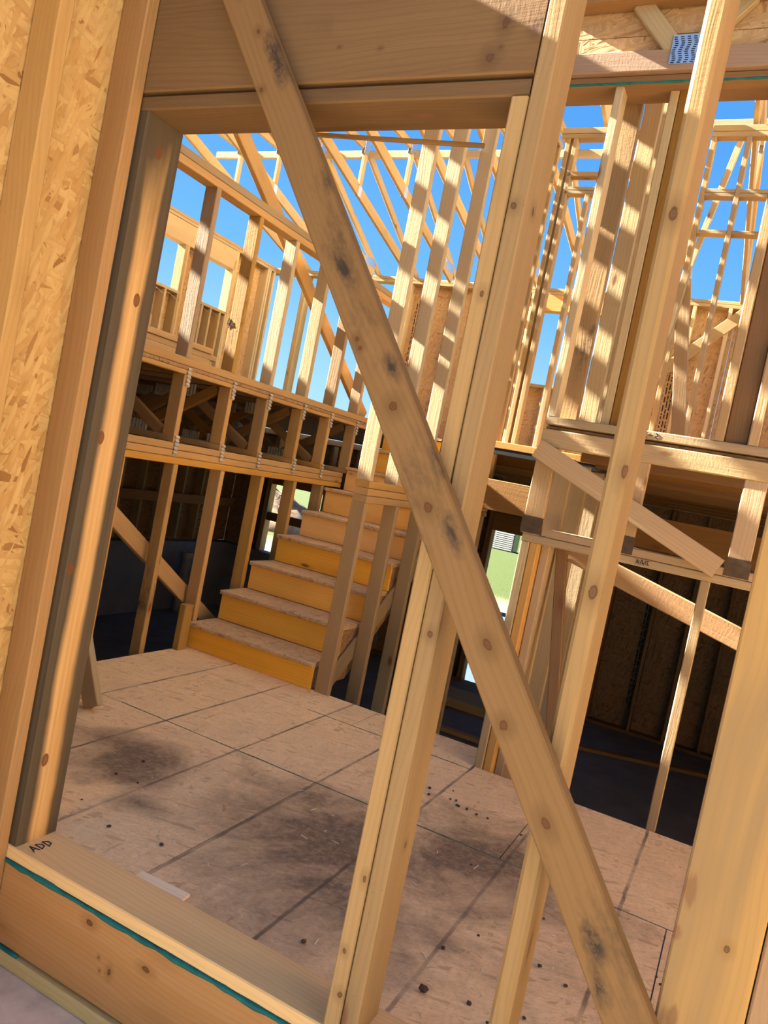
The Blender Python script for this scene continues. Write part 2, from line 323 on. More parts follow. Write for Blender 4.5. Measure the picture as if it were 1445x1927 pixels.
def world_of(o):
    m_ = Matrix.Identity(4)
    while o is not None:
        m_ = o.matrix_basis @ m_; o = o.parent
    return m_
def put(name, me, mat, parent, M4, label=None):
    if me.materials and me.materials[0] is not mat: me = me.copy(); me.materials.clear()
    if not me.materials: me.materials.append(mat)
    o = bpy.data.objects.new(name, me); col.objects.link(o)
    if parent is not None:
        o.parent = parent; M4 = world_of(parent).inverted() @ M4
    o.matrix_basis = M4
    if label: o['label'] = label
    return o
_mc = {}
def mesh_for(L, W, T, mat, ch=0.0035):
    k = (round(L, 4), round(W, 4), round(T, 4), ch, mat.name)
    if k not in _mc:
        me = board_mesh(L, W, T, ch)
        if me.materials: me = me.copy(); me.materials.clear()
        me.materials.append(mat); _mc[k] = me
    return _mc[k]
AX = [Vector((1, 0, 0)), Vector((0, 1, 0)), Vector((0, 0, 1))]
def frame_box(x, y, z):
    ext = [(min(v), max(v)) for v in (x, y, z)]; d = [b - a for a, b in ext]
    order = sorted(range(3), key=lambda i: -d[i]); X_, Y_ = AX[order[0]], AX[order[1]]; Z_ = X_.cross(Y_)
    return Matrix.Translation([(a + b) / 2 for a, b in ext]) @ Matrix((X_, Y_, Z_)).transposed().to_4x4()
def frame_beam(p0, p1, wdir):
    p0, p1 = Vector(p0), Vector(p1); X_ = (p1 - p0).normalized(); Y_ = Vector(wdir); Y_ = (Y_ - X_ * Y_.dot(X_)).normalized(); Z_ = X_.cross(Y_)
    return Matrix.Translation((p0 + p1) / 2) @ Matrix((X_, Y_, Z_)).transposed().to_4x4()
def local_spots(fr, lst):
    inv = fr.inverted(); return [(tuple(inv @ Vector(p)), ra, rc, typ) for p, ra, rc, typ in lst]
def box(name, parent, x, y, z, mat='tan', label=None, ch=0.0035, jit=0.0):
    """axis-aligned board given by its extents; local X = longest side, local Z = shortest"""
    ext = [(min(v), max(v)) for v in (x, y, z)]
    d = [b - a for a, b in ext]; cen = Vector([(a + b) / 2 for a, b in ext])
    order = sorted(range(3), key=lambda i: -d[i])
    X_, Y_, = AX[order[0]], AX[order[1]]; Z_ = X_.cross(Y_)
    mt = M[mat] if isinstance(mat, str) else mat
    me = mesh_for(d[order[0]], d[order[1]], d[order[2]], mt, ch)
    R = Matrix((X_, Y_, Z_)).transposed().to_4x4()
    if jit: R = R @ Matrix.Rotation(random.uniform(-jit, jit), 4, 'Y') @ Matrix.Rotation(random.uniform(-jit, jit), 4, 'Z')
    return put(name, me, mt, parent, Matrix.Translation(cen) @ R, label)
def beam(name, parent, p0, p1, wid, thk, wdir, mat='tan', label=None, ch=0.0035):
    """a board from p0 to p1 (centre line); wid measured along wdir"""
    p0, p1 = Vector(p0), Vector(p1); X_ = (p1 - p0); L = X_.length; X_.normalize()
    Y_ = Vector(wdir); Y_ = (Y_ - X_ * Y_.dot(X_)).normalized(); Z_ = X_.cross(Y_)
    mt = M[mat] if isinstance(mat, str) else mat
    R = Matrix((X_, Y_, Z_)).transposed().to_4x4()
    return put(name, mesh_for(L, wid, thk, mt, ch), mt, parent, Matrix.Translation((p0 + p1) / 2) @ R, label)
def raw_mesh(name, parent, vv, ff, mat, label=None, smooth=False):
    me = bpy.data.meshes.new(name); me.from_pydata(vv, [], ff); me.update(); me.materials.append(M[mat])
    if smooth:
        for p in me.polygons: p.use_smooth = True
    o = bpy.data.objects.new(name, me); col.objects.link(o)
    if parent is not None:
        o.parent = parent
        if parent.name in EMP: o.location = -EMP[parent.name]
    if label: o['label'] = label
    return o
def bead(name, parent, pts, rad, mat, jitter=0.3, seg=6, label=None):
    """a squeezed bead following points"""
    vv, ff = [], []
    pts = [Vector(p) for p in pts]
    for i, p in enumerate(pts):
        d = (pts[min(i + 1, len(pts) - 1)] - pts[max(i - 1, 0)]).normalized()
        u = d.cross(Vector((0, 0, 1)));
        if u.length < 1e-3: u = d.cross(Vector((0, 1, 0)))
        u.normalize(); v = d.cross(u)
        r = rad * (1 + random.uniform(-jitter, jitter))
        for k in range(seg):
            a = 2 * math.pi * k / seg; vv.append(p + (u * math.cos(a) + v * math.sin(a)) * r)
    for i in range(len(pts) - 1):
        for k in range(seg):
            ff.append((i * seg + k, i * seg + (k + 1) % seg, (i + 1) * seg + (k + 1) % seg, (i + 1) * seg + k))
    ff.append(tuple(range(seg - 1, -1, -1))); ff.append(tuple((len(pts) - 1) * seg + k for k in range(seg)))
    return raw_mesh(name, parent, [tuple(v) for v in vv], ff, mat, label, True)
def strokes(name, parent, origin, ux, uy, lines, size, mat='ink', wid=0.05, label=None):
    """handwriting: polylines in a unit box laid on a surface spanned by ux (reading direction) and uy (up)"""
    o_, ux, uy = Vector(origin), Vector(ux).normalized(), Vector(uy).normalized(); nz = ux.cross(uy)
    vv, ff = [], []
    for ln in lines:
        for (x0, y0), (x1, y1) in zip(ln[:-1], ln[1:]):
            a, b = o_ + (ux * x0 + uy * y0) * size, o_ + (ux * x1 + uy * y1) * size
            d = b - a
            if d.length < 1e-6: continue
            d.normalize(); s = nz.cross(d) * (size * wid); h = nz * 0.0006
            i = len(vv)
            for p in (a - s - d * size * wid, b - s + d * size * wid, b + s + d * size * wid, a + s - d * size * wid): vv.append(tuple(p + h))
            for p in (a - s - d * size * wid, b - s + d * size * wid, b + s + d * size * wid, a + s - d * size * wid): vv.append(tuple(p - h * 0.5))
            ff += [(i, i + 1, i + 2, i + 3), (i + 7, i + 6, i + 5, i + 4), (i, i + 4, i + 5, i + 1), (i + 1, i + 5, i + 6, i + 2), (i + 2, i + 6, i + 7, i + 3), (i + 3, i + 7, i + 4, i)]
    return raw_mesh(name, parent, vv, ff, mat, label)

ZF, ZP, ZB, ZD = -1.231, -1.193, -2.47, 0.36     # foyer floor, sill plate top, basement slab, upper deck
YB, XE = 9.6, -7.17                              # inner faces of the back wall and the far side wall
XR = 3.2                                         # right-hand end of what is built

# ================================================================== STRUCTURE
# ---- front wall with the doorway
K = lambda *pts, ra=0.017, rc=0.012: [(p, ra * random.uniform(0.62, 0.9), rc * random.uniform(0.62, 0.9), 'knot') for p in pts]
B_STUD = ((-0.271, -0.233), (1.480, 1.62), (ZP, 1.42))
M['k_stud'] = wood('knotty_stud', (0.570, 0.364, 0.183), (0.448, 0.261, 0.111), k=0.60, var=0.0, spots=local_spots(frame_box(*B_STUD), K((-0.250, 1.48, 0.575), (-0.236, 1.48, 0.094), (-0.248, 1.48, -0.141), ra=0.020, rc=0.013)))
B_KING = ((-0.573, -0.535), (1.478, 1.60), (ZP, 1.42))
M['k_king'] = wood('king_stud_pine', (0.557, 0.356, 0.178), (0.437, 0.255, 0.108), k=0.58, var=0.0, spots=local_spots(frame_box(*B_KING), K((-0.560, 1.478, 0.58), (-0.55, 1.478, -0.306), (-0.535, 1.55, -0.78), (-0.535, 1.53, 0.59), ra=0.013, rc=0.009)))
B_TRIM = ((-0.613, -0.576), (1.480, 1.60), (ZP, 0.803))
M['k_trim'] = wood('trimmer_pine', (0.669, 0.440, 0.246), (0.546, 0.332, 0.158), k=0.62, var=0.0, spots=local_spots(frame_box(*B_TRIM), K((-0.597, 1.48, -1.016), (-0.588, 1.48, -1.11), (-0.59, 1.48, 0.401), (-0.585, 1.48, -0.85), ra=0.010, rc=0.007)))
B_HEAD = ((-1.70, -0.576), (1.480, 1.518), (0.851, 1.13))
M['k_head'] = wood('header_fir', (0.504, 0.276, 0.110), (0.395, 0.196, 0.065), k=0.37, var=0.0, spots=local_spots(frame_box(*B_HEAD), K((-0.677, 1.48, 0.885), (-0.589, 1.48, 0.941), (-0.657, 1.48, 0.955), ra=0.012, rc=0.016) + K((-0.657, 1.48, 0.905), (-0.942, 1.48, 0.92), (-1.05, 1.48, 0.93), ra=0.005, rc=0.004)))  # wood tone lowered, the header's shade is in the colour
B_POST = ((0.012, 0.148), (1.472, 1.51), (ZP, 1.42))
M['k_post'] = wood('silvered_post', (0.619, 0.355, 0.099), (0.516, 0.278, 0.068), streak=0.7, stain_col=(0.23, 0.145, 0.06), var=0.0, rough_bump=0.15, k=0.76, spots=local_spots(frame_box(*B_POST), K((0.098, 1.472, -0.684), ra=0.011, rc=0.008) + [((0.022, 1.472, -0.610), 0.035, 0.014, 'patch'), ((0.015, 1.472, -0.69), 0.02, 0.010, 'patch'), ((0.036, 1.472, -0.84), 0.03, 0.016, 'patch')]))
B_RIM = ((-1.74, XR), (1.482, 1.52), (-1.462, -1.233))
M['k_rim'] = wood('rim_fir', (0.640, 0.374, 0.233), (0.528, 0.269, 0.138), k=0.80, var=0.0, spots=local_spots(frame_box(*B_RIM), K((-1.209, 1.482, -1.36), ra=0.007, rc=0.012) + K((-1.30, 1.482, -1.27), (-1.10, 1.482, -1.30), ra=0.018, rc=0.010) + K((-1.25, 1.482, -1.34), (-1.24, 1.482, -1.37), ra=0.004, rc=0.004)))
BR0, BR1 = (-1.575, 1.459, 1.400), (0.135, 1.459, -1.105)
mil = lambda *pts, ra=0.05, rc=0.022: [(p, ra, rc, 'mildew') for p in pts]
M['k_brace'] = wood('mildewed_brace', (0.560, 0.335, 0.196), (0.440, 0.246, 0.115), stain=0.55, stain_col=(0.032, 0.024, 0.018), var=0.0, coarse=0.8, k=0.41, spots=local_spots(frame_beam(BR0, BR1, (1, 0, 0)),  # shade put into the base tone; mildew and knots are its own
    K((-0.596, 1.44, -0.049), (-0.416, 1.44, -0.285), (-0.237, 1.44, -0.578), (-0.718, 1.44, 0.142), (-0.352, 1.44, -0.427), ra=0.016, rc=0.012) + K((-0.823, 1.44, 0.254), (-0.834, 1.44, 0.272), (-1.255, 1.44, 0.956), (-1.215, 1.44, 0.818), ra=0.008, rc=0.007)
    + mil((-1.205, 1.44, 0.915), (-1.175, 1.44, 0.864), (-0.981, 1.44, 0.61), (-0.900, 1.44, 0.42), (-0.742, 1.44, 0.223), (-0.600, 1.44, 0.055), (-0.530, 1.44, -0.09), (-0.113, 1.44, -0.75), (-0.083, 1.44, -0.826))))
W1 = struct('wall_front', 'timber stud wall holding the empty doorway, nearest the camera', 'wall', (-0.5, 1.55, ZF))
box('rim_board', W1, *B_RIM, 'k_rim', 'wide orange rim board below the doorway sill')
box('sill_plate', W1, (-1.74, XR), (1.470, 1.61), (-1.507, -1.468), 'treated', 'greenish treated sill plate on the concrete')
box('bottom_plate', W1, (-1.74, XR), (1.480, 1.62), (ZF + 0.001, ZP), 'f_plate', 'dusty bottom plate across the doorway')
bead('caulk_bead', W1, [(-1.74 + 0.03 * i, 1.479, -1.2335 + random.uniform(-0.0012, 0.0012)) for i in range(114)], 0.0065, 'caulk', 0.35, 6, 'dark green caulk bead')
bead('caulk_bead', W1, [(-1.74 + 0.02 * i, 1.478, -1.464) for i in range(12)], 0.006, 'caulk', 0.2, 6, 'dark green caulk bead')
box('header', W1, *B_HEAD, 'k_head', 'deep door header')
box('header', W1, (-1.70, -0.576), (1.582, 1.62), (0.851, 1.13), 'f_header')
box('header_plate', W1, (-1.642, -0.577), (1.484, 1.62), (0.806, 0.842), 'h_plate', 'plate under the header, shade in its colour')
box('trimmer_stud', W1, (-1.642, -1.604), (1.486, 1.622), (ZP, 0.805), 'trimmer', 'trimmer stud with dark blue-grey stained edges')
box('trimmer_stud', W1, *B_TRIM, 'k_trim', 'short trimmer stud under the header')
box('king_stud', W1, *B_KING, 'k_king', 'tall king stud beside the doorway')
box('stud', W1, *B_STUD, 'k_stud', 'knotty stud right of the doorway', ch=0.007)
box('post_board', W1, *B_POST, 'k_post', 'wide silvered board standing flat')
box('post_board', W1, (0.151, 0.29), (1.476, 1.514), (ZP, 1.42), 'f_tan')
box('post_board', W1, (0.012, 0.05), (1.512, 1.62), (ZP, 1.42), 'f_tan')
for x in (0.68, 1.07, 1.46, 1.85, 2.24, 2.63, 3.02): box('stud', W1, (x, x + 0.038), (1.48, 1.62), (ZP, 1.42), 'f_tan')
for x in (-1.70, -1.3, -0.95): box('cripple_stud', W1, (x, x + 0.038), (1.48, 1.62), (1.131, 1.42), 'f_tan')
box('top_plate', W1, (-1.74, XR), (1.48, 1.62), (1.421, 1.459), 'f_tan')
box('top_plate', W1, (-1.74, XR), (1.48, 1.62), (1.460, 1.498), 'f_tan')
# writing on the sill
A_ = [[(0, 0), (0.3, 1), (0.6, 0)], [(0.12, 0.4), (0.48, 0.4)]]
D_ = lambda s: [[(s, 0), (s, 1), (s + 0.45, 0.72), (s + 0.45, 0.3), (s, 0)]]
strokes('handwriting', W1, (-1.552, 1.503, ZP + 0.001), (0.04, 1, 0), (-1, 0.04, 0), A_ + D_(0.85) + D_(1.6), 0.030, 'ink', 0.045, 'handwritten ADD')

# ---- the wall coming toward the camera on the left: studs on strand board
W2 = struct('wall_left', 'strand-board sheathed stud wall standing at the left edge of the picture', 'wall', (-1.68, 1.2, -1.5))
for y, m_ in ((1.441, 'f_tan'), (1.20, 'f_pale'), (0.80, 'f_tan')):
    box('stud', W2, (-1.714, -1.625), (y, y + 0.038), (-1.468, 1.437), m_)
box('bottom_plate', W2, (-1.714, -1.625), (0.80, 1.478), (-1.506, -1.469), 'treated')
box('top_plate', W2, (-1.714, -1.625), (0.80, 1.478), (1.438, 1.475), 'f_tan')
for y0, y1 in ((0.80, 1.479),):
    box('sheathing_panel', W2, (-1.727, -1.715), (y0, y1), (-1.506, 1.475), 'f_osb', ch=0.001)

# ---- foyer floor
FL = struct('floor', 'muddy strand-board entry floor with dark nailing lines', 'floor', (-1.2, 2.6, ZF))
def panel(x0, x1, y0, y1): box('subfloor_panel', FL, (x0, x1), (y0, y1), (ZF - 0.02, ZF), 'floor', ch=0.0015)
for x0, x1 in ((-2.845, -1.322), (-1.318, -0.002), (0.002, XR)): panel(x0, x1, 1.622, 2.618)
for x0, x1 in ((-2.845, -1.702), (-1.698, -0.562), (-0.558, XR)): panel(x0, x1, 2.622, 3.338)
for x0, x1 in ((-2.845, -1.552), (-1.548, -0.925)): panel(x0, x1, 3.342, 3.648)
for x0, x1 in ((-0.921, XR),): panel(x0, x1, 3.342, 3.392)
rp = lambda y, x0, x1: raw_mesh('painted_edge', FL, [(x0 + (x1 - x0) * i / 40, y + (s * 0.003 + random.uniform(-0.002, 0.002)), ZF + 0.0006) for i in range(41) for s in (-1, 1)],
                              [(2 * i, 2 * i + 2, 2 * i + 3, 2 * i + 1) for i in range(40)], 'paint', 'green painted panel edge')
rp(2.62, -2.35, 0.3); rp(3.34, -1.8, -0.93)
box('rim_joist', FL, (-2.845, -0.925), (3.61, 3.646), (-1.50, ZF - 0.021), 'brown')
box('rim_joist', FL, (-0.88, XR), (3.352, 3.39), (-1.50, ZF - 0.021), 'brown')
box('rim_joist', FL, (-2.845, -2.807), (1.63, 3.60), (-1.50, ZF - 0.021), 'brown')
for x in (-2.4, -1.7, -1.3, -0.9, -0.5, -0.1, 0.5, 1.1): box('joist', FL, (x, x + 0.038), (1.63, 3.345 if x > -0.9 else 3.605), (-1.47, ZF - 0.021), 'brown')

# ---- basement slab, garage slab, ground
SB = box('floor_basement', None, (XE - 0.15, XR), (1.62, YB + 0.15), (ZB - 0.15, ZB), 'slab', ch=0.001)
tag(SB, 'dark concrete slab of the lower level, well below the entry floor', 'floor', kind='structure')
SG = box('floor_garage', None, (-1.74, 6.0), (-6.0, 0.95), (-1.66, -1.508), 'concrete', ch=0.001)
tag(box('floor_strip', None, (-1.74, 6.0), (0.952, 1.62), (-1.66, -1.508), 'slab_strip', ch=0.002), 'brightened strip of concrete slab under the doorway sill at the bottom left corner', 'floor', kind='structure')
tag(SG, 'concrete garage slab in front of the doorway wall', 'floor', kind='structure')
def ground_mesh():
    vv, ff = [], []; nx, ny = 60, 60; x0, x1, y0, y1 = -60, 60, -60, 80
    def inside(x, y): return XE - 0.3 < x < XR + 0.3 and 1.3 < y < YB + 0.15 or (-1.9 < x < 6.2 and -6.2 < y < 1.7)
    xs = sorted(set([x0 + (x1 - x0) * i / nx for i in range(nx + 1)] + [XE - 0.3, XR + 0.3, -1.9, 6.2])); ys = sorted(set([y0 + (y1 - y0) * j / ny for j in range(ny + 1)] + [1.3, YB + 0.15, -6.2, 1.7]))
    for y in ys:
        for x in xs: vv.append((x, y, -1.62 if y < 9 else -1.52))
    W = len(xs)
    for j in range(len(ys) - 1):
        for i in range(W - 1):
            if inside((xs[i] + xs[i + 1]) / 2, (ys[j] + ys[j + 1]) / 2): continue
            ff.append((j * W + i, j * W + i + 1, (j + 1) * W + i + 1, (j + 1) * W + i))
    return vv, ff
m, t, b = newmat('yard_soil'); n = N(t); g_ = n.new('ShaderNodeNewGeometry'); P = g_.outputs['Position']
sep = n.new('ShaderNodeSeparateXYZ'); n.lk(P, sep.inputs[0])
gr = n.mix(n.noise(n.mapping(P, (8, 8, 8)), 1, 5, 0.7), (0.012, 0.030, 0.001), (0.042, 0.060, 0.003))
so_ = n.mix(n.noise(n.mapping(P, (2, 2, 2)), 1, 5, 0.65), (0.12, 0.095, 0.065), (0.20, 0.16, 0.11))
yy = n.math('ADD', sep.outputs[1], n.math('MULTIPLY', n.noise(n.mapping(P, (0.9, 0.9, 0.9)), 1, 4, 0.6), 1.6))
n.lk(n.mix(n.ramp(n.math('DIVIDE', n.math('SUBTRACT', yy, 11.6), 1.2), [(0.0, 0.0), (1.0, 1.0)]), so_, gr), b.inputs['Base Color']); b.inputs['Roughness'].default_value = 0.95
n.bump(n.noise(n.mapping(P, (25, 25, 25)), 1, 4, 0.7), b, 0.6, 0.03)
M['yard'] = m
vv, ff = ground_mesh(); GR = raw_mesh('ground', None, vv, ff, 'yard')
tag(GR, 'bare soil yard and green lawn outside the house', 'ground', kind='structure')

# ---- low guard wall left of the stairs, on its plates, with the studs below the deck
W3 = struct('wall_stair', 'low guard wall of studs along the left side of the stairs', 'wall', (-2.9, 3.5, ZB))
XA, XBf = -2.945, -2.860
for y, m_ in ((2.02, 'tan'), (2.41, 'tan'), (2.80, 'pale'), (3.195, 'pink'), (3.59, 'dirty'), (3.98, 'pale'), (4.40, 'pale'), (4.77, 'pink'), (5.15, 'pink'), (5.53, 'tan')):
    box('stud', W3, (XA, XBf), (y, y + 0.038), (0.405, 1.311), m_)
box('top_plate', W3, (XA, XBf), (1.64, 5.62), (1.312, 1.353), 'orange'); box('top_plate', W3, (XA, XBf), (1.64, 5.62), (1.355, 1.397), 'tan')
box('bottom_plate', W3, (XA, XBf), (1.64, 5.62), (0.362, 0.404), 'orange')
box('ribbon_board', W3, (XA + 0.045, XBf), (1.64, 5.62), (0.315, 0.341), 'orange')
for a_, b_, m_ in ((-0.093, -0.056, 'orange'), (-0.132, -0.095, 'orange'), (-0.171, -0.134, 'orange')):
    box('bearing_plate', W3, (XA, XBf), (1.64, 5.12), (a_, b_), m_)
for y, m_ in ((2.46, 'orange'), (2.86, 'orange'), (3.255, 'dirty'), (3.665, 'orange'), (4.08, 'orange'), (4.47, 'orange'), (4.845, 'orange')):
    box('stud', W3, (XA + (0.012 if m_ == 'dirty' else 0), XBf), (y, y + 0.038), (ZB + 0.04, -0.172), m_)
box('sole_plate', W3, (XA, XBf), (1.64, 5.12), (ZB, ZB + 0.038), 'brown')
strokes('handwriting', W3, (-2.912, 3.589, 0.70), (-1, 0, 0), (0, 0, -1), [[(0, 0.9), (0.25, 0.2), (0.5, 1)], [(0.9, 0.5), (0.75, 0.1), (1.0, -0.3), (1.2, 0.1), (1.15, 0.6), (0.9, 0.5), (0.8, 1.2)]], 0.035, 'ink', 0.07, 'scribbled carpenter mark')

# ---- wall right of the stairs
W4 = struct('wall_hall', 'tall open stud wall along the right side of the stairs', 'wall', (-1.9, 4.4, ZB))
XA4, XB4 = -1.944, -1.858
box('stud', W4, (XA4, XB4), (3.63, 3.668), (ZF, -0.172), 'pink', 'newel stud at the foot of the stairs')
for y, m_ in ((4.03, 'pink'), (4.43, 'tan'), (4.83, 'tan'), (5.23, 'tan'), (5.6, 'tan')):
    box('stud', W4, (XA4, XB4), (y, y + 0.038), (ZB + 0.04, -0.172), m_)
for a_, b_ in ((-0.090, -0.051), (-0.130, -0.092), (-0.171, -0.132)):
    box('bearing_plate', W4, (XA4, XB4), (3.63, 5.68), (a_, b_), 'orange')
for y, m_ in ((3.63, 'pale'), (3.975, 'pale'), (4.385, 'pale'), (4.80, 'pale'), (5.21, 'tan'), (5.62, 'tan')):
    box('stud', W4, (XA4, XB4), (y, y + 0.038), (-0.05, 2.66), m_)
box('top_plate', W4, (XA4, XB4), (3.40, 5.68), (2.661, 2.70), 'tan')

# ---- wall between the lower stairs and the right-hand room
W5 = struct('wall_landing', 'wall of weathered studs running back from the landing corner', 'wall', (-0.88, 4.2, ZB))
XA5, XB5 = -0.932, -0.843
for y, m_ in ((3.60, 'dirty'), (4.03, 'pale'), (4.45, 'pale'), (4.86, 'tan'), (5.27, 'tan')):
    box('stud', W5, (XA5, XB5), (y, y + 0.038), (0.405, 2.45), m_)
box('bottom_plate', W5, (XA5, XB5), (3.535, 5.4), (0.364, 0.404), 'tan')
for y, m_ in ((3.75, 'pale'), (4.15, 'pale'), (4.55, 'tan'), (4.95, 'tan')):
    box('stud', W5, (XA5, XB5), (y, y + 0.038), (ZB + 0.002, 0.250), m_)

# ---- framing across the right half, behind the foyer floor
W6 = struct('wall_right', 'floor framing and studs crossing the right half behind the entry floor', 'wall', (0.0, 3.45, ZB))
Y6 = 3.39
box('bottom_plate', W6, (-0.926, XR), (Y6, 3.53), (0.364, 0.400), 'tan', 'upper wall plate with a pencilled arrow')
box('rim_beam', W6, (-0.93, XR), (Y6 - 0.004, Y6 + 0.034), (0.264, 0.342), 'tan', 'rim beam under the upper floor')
box('bearing_plate', W6, (-0.82, XR), (Y6, 3.53), (-0.134, -0.100), 'pink')
box('bearing_plate', W6, (-0.925, XR), (Y6, 3.53), (-0.171, -0.136), 'tan')
for x0, x1, m_ in ((-0.936, -0.850, 'pink'), (-0.535, -0.449, 'pink'), (-0.080, 0.006, 'pink'), (0.42, 0.505, 'pink'), (0.9, 0.985, 'pink')):
    box('web_post', W6, (x0, x1), (Y6 + 0.002, Y6 + 0.04), (-0.099 if x0 > -0.85 else -0.135, 0.263), m_)
    box('connector_plate', W6, (x0 - 0.005, x1 + 0.005), (Y6 - 0.001, Y6 + 0.001), (-0.131, -0.055), 'rusty', ch=0.0005)
box('stud', W6, (-0.925, -0.887), (Y6, 3.53), (-2.4, -0.172), 'grey', 'weathered grey corner stud')
box('stud', W6, (-0.885, -0.847), (Y6 + 0.01, 3.53), (-2.4, -0.172), 'orange')
box('stud', W6, (-0.845, -0.807), (Y6 + 0.07, 3.60), (-2.4, -0.172), 'tan')
box('stud', W6, (-0.160, -0.122), (Y6 + 0.002, 3.42), (ZF, -0.172), 'tan', 'slim stud with a bright sunlit edge')
box('stud', W6, (0.55, 0.588), (Y6 + 0.002, 3.42), (ZF, -0.172), 'tan')
box('stud', W6, (-0.926, -0.890), (Y6, 3.48), (0.401, 1.863), 'pale')
box('stud', W6, (-0.70, -0.662), (Y6 + 0.05, 3.53), (0.401, 1.863), 'pale'); box('stud', W6, (-0.66, -0.622), (Y6 + 0.05, 3.53), (0.401, 1.863), 'brown')
box('stud', W6, (-0.228, -0.19), (Y6, 3.53), (0.401, 1.863), 'pink')
box('stud', W6, (-0.188, -0.102), (Y6 + 0.03, Y6 + 0.068), (0.401, 1.863), 'brown')  # shaded, bounce-lit face put into a browner board colour
box('stud', W6, (-0.099, -0.06), (Y6, 3.53), (0.401, 1.863), 'pink'); box('stud', W6, (0.02, 0.058), (Y6, 3.53), (0.401, 1.863), 'tan')
box('stud', W6, (0.42, 0.458), (Y6, 3.53), (0.401, 1.863), 'tan'); box('stud', W6, (0.82, 0.858), (Y6, 3.53), (0.401, 1.863), 'tan')
box('top_plate', W6, (-1.95, XR), (3.375, 3.545), (1.864, 1.900), 'brown', 'dark top plate under the sheathed truss')
bead('caulk_bead', W6, [(-1.2 + 0.06 * i, 3.374, 1.8665) for i in range(70)], 0.005, 'caulk', 0.3, 5)
strokes('handwriting', W6, (-0.44, Y6 - 0.001, 0.392), (-1, 0, 0), (0, 0, -1), [[(0, 0.2), (0.35, 0), (0.1, 0.4), (0.4, 0.5), (0.05, 0.85)], [(0.8, 0.4), (1.9, 0.4)], [(1.6, 0.0), (1.95, 0.4), (1.6, 0.85)]], 0.028, 'ink', 0.06, 'pencilled arrow and 3')
strokes('handwriting', W6, (-0.37, Y6 - 0.001, -0.141), (-1, 0, 0), (0, 0, -1), [[(0, 0), (0.4, 0.1), (0, 0.8), (0.5, 0.7)], [(0.7, 0.1), (0.6, 0.5), (1.0, 0.6), (0.8, 1.0)], [(1.2, 0.1), (1.15, 0.8)], [(1.35, 0.0), (1.55, 0.9)], [(1.8, 0.2), (1.9, 0.8), (2.2, 0.1), (2.3, 0.8)]], 0.022, 'ink', 0.06, 'scribbled measurement')

# ---- open framed wall deeper in the upper floor
W7 = struct('wall_middle', 'open framed wall with stacked cross plates against the sky', 'wall', (-0.4, 6.6, ZD))
Y7 = 6.55
for x, z1 in ((-2.123, 3.168), (-2.06, 3.168), (-1.862, 2.69), (-0.937, 3.168), (-0.677, 3.168), (-0.28, 3.168), (0.12, 3.168), (0.5, 3.168), (0.9, 3.168), (1.3, 3.168)):
    box('stud', W7, (x, x + 0.038), (Y7, Y7 + 0.088), (0.40, z1), 'tan')
box('top_plate', W7, (-2.17, -1.5), (Y7, Y7 + 0.088), (3.169, 3.208), 'tan'); box('top_plate', W7, (-2.17, -1.5), (Y7, Y7 + 0.088), (3.21, 3.26), 'grey')
box('top_plate', W7, (-0.94, XR), (Y7, Y7 + 0.088), (3.169, 3.208), 'tan'); box('top_plate', W7, (-0.94, XR), (Y7, Y7 + 0.088), (3.21, 3.26), 'grey')
box('blocking', W7, (-2.044, -1.6), (Y7, Y7 + 0.088), (2.842, 2.884), 'pink')
for x0, x1 in ((-2.044, -1.5), (-0.899, -0.678), (-0.639, XR)):
    box('cross_plate', W7, (x0, x1), (Y7, Y7 + 0.086), (2.691, 2.72), 'tan'); box('cross_plate', W7, (x0, x1), (Y7, Y7 + 0.086), (2.722, 2.753), 'grey')
for x0, x1 in ((-0.899, -0.678), (-0.639, -0.281), (-0.241, 0.119)): box('blocking', W7, (x0, x1), (Y7, Y7 + 0.088), (2.394, 2.424), 'tan')
box('bottom_plate', W7, (-2.17, XR), (Y7, Y7 + 0.088), (ZD, 0.398), 'tan')

# ---- back wall, upper storey and lower storey
W8 = struct('wall_back', 'far back wall of studs and strand board with window openings', 'wall', (-3.0, 9.67, ZB))
YB2 = YB + 0.14
box('top_plate', W8, (XE - 0.14, XR), (YB, YB2), (2.66, 2.698), 'tan'); box('top_plate', W8, (XE - 0.14, XR), (YB, YB2), (2.70, 2.738), 'tan')
box('bottom_plate', W8, (-4.92, XR), (YB, YB2), (ZD, 0.398), 'tan')
for x0, x1 in ((-4.90, -3.104), (-1.9, -0.70), (-0.696, 0.5), (0.504, XR)):
    box('sheathing_panel', W8, (x0, x1), (YB2 + 0.001, YB2 + 0.013), (ZD, 2.738), 'osb', ch=0.001)
box('sheathing_panel', W8, (-3.098, -1.902), (YB2 + 0.001, YB2 + 0.013), (ZD, 1.505), 'osb', ch=0.001)
for x in (-4.90, -4.585, -4.25, -3.9, -3.56, -3.14, -1.93, -1.55, -1.17, -0.78, -0.39, 0.0, 0.4, 0.8, 1.2): box('stud', W8, (x, x + 0.038), (YB, YB2), (0.40, 2.659), 'pale')
for x in (-2.75, -2.35): box('cripple_stud', W8, (x, x + 0.038), (YB, YB2), (0.40, 1.47), 'tan')
box('window_sill', W8, (-3.10, -1.93), (YB, YB2), (1.471, 1.509), 'tan'); box('window_header', W8, (-3.10, -1.93), (YB, YB2), (2.45, 2.658), 'orange')
for x in (-6.66, -6.62, -6.4): box('stud', W8, (x, x + 0.038), (YB, YB2), (0.40, 2.659), 'pale')
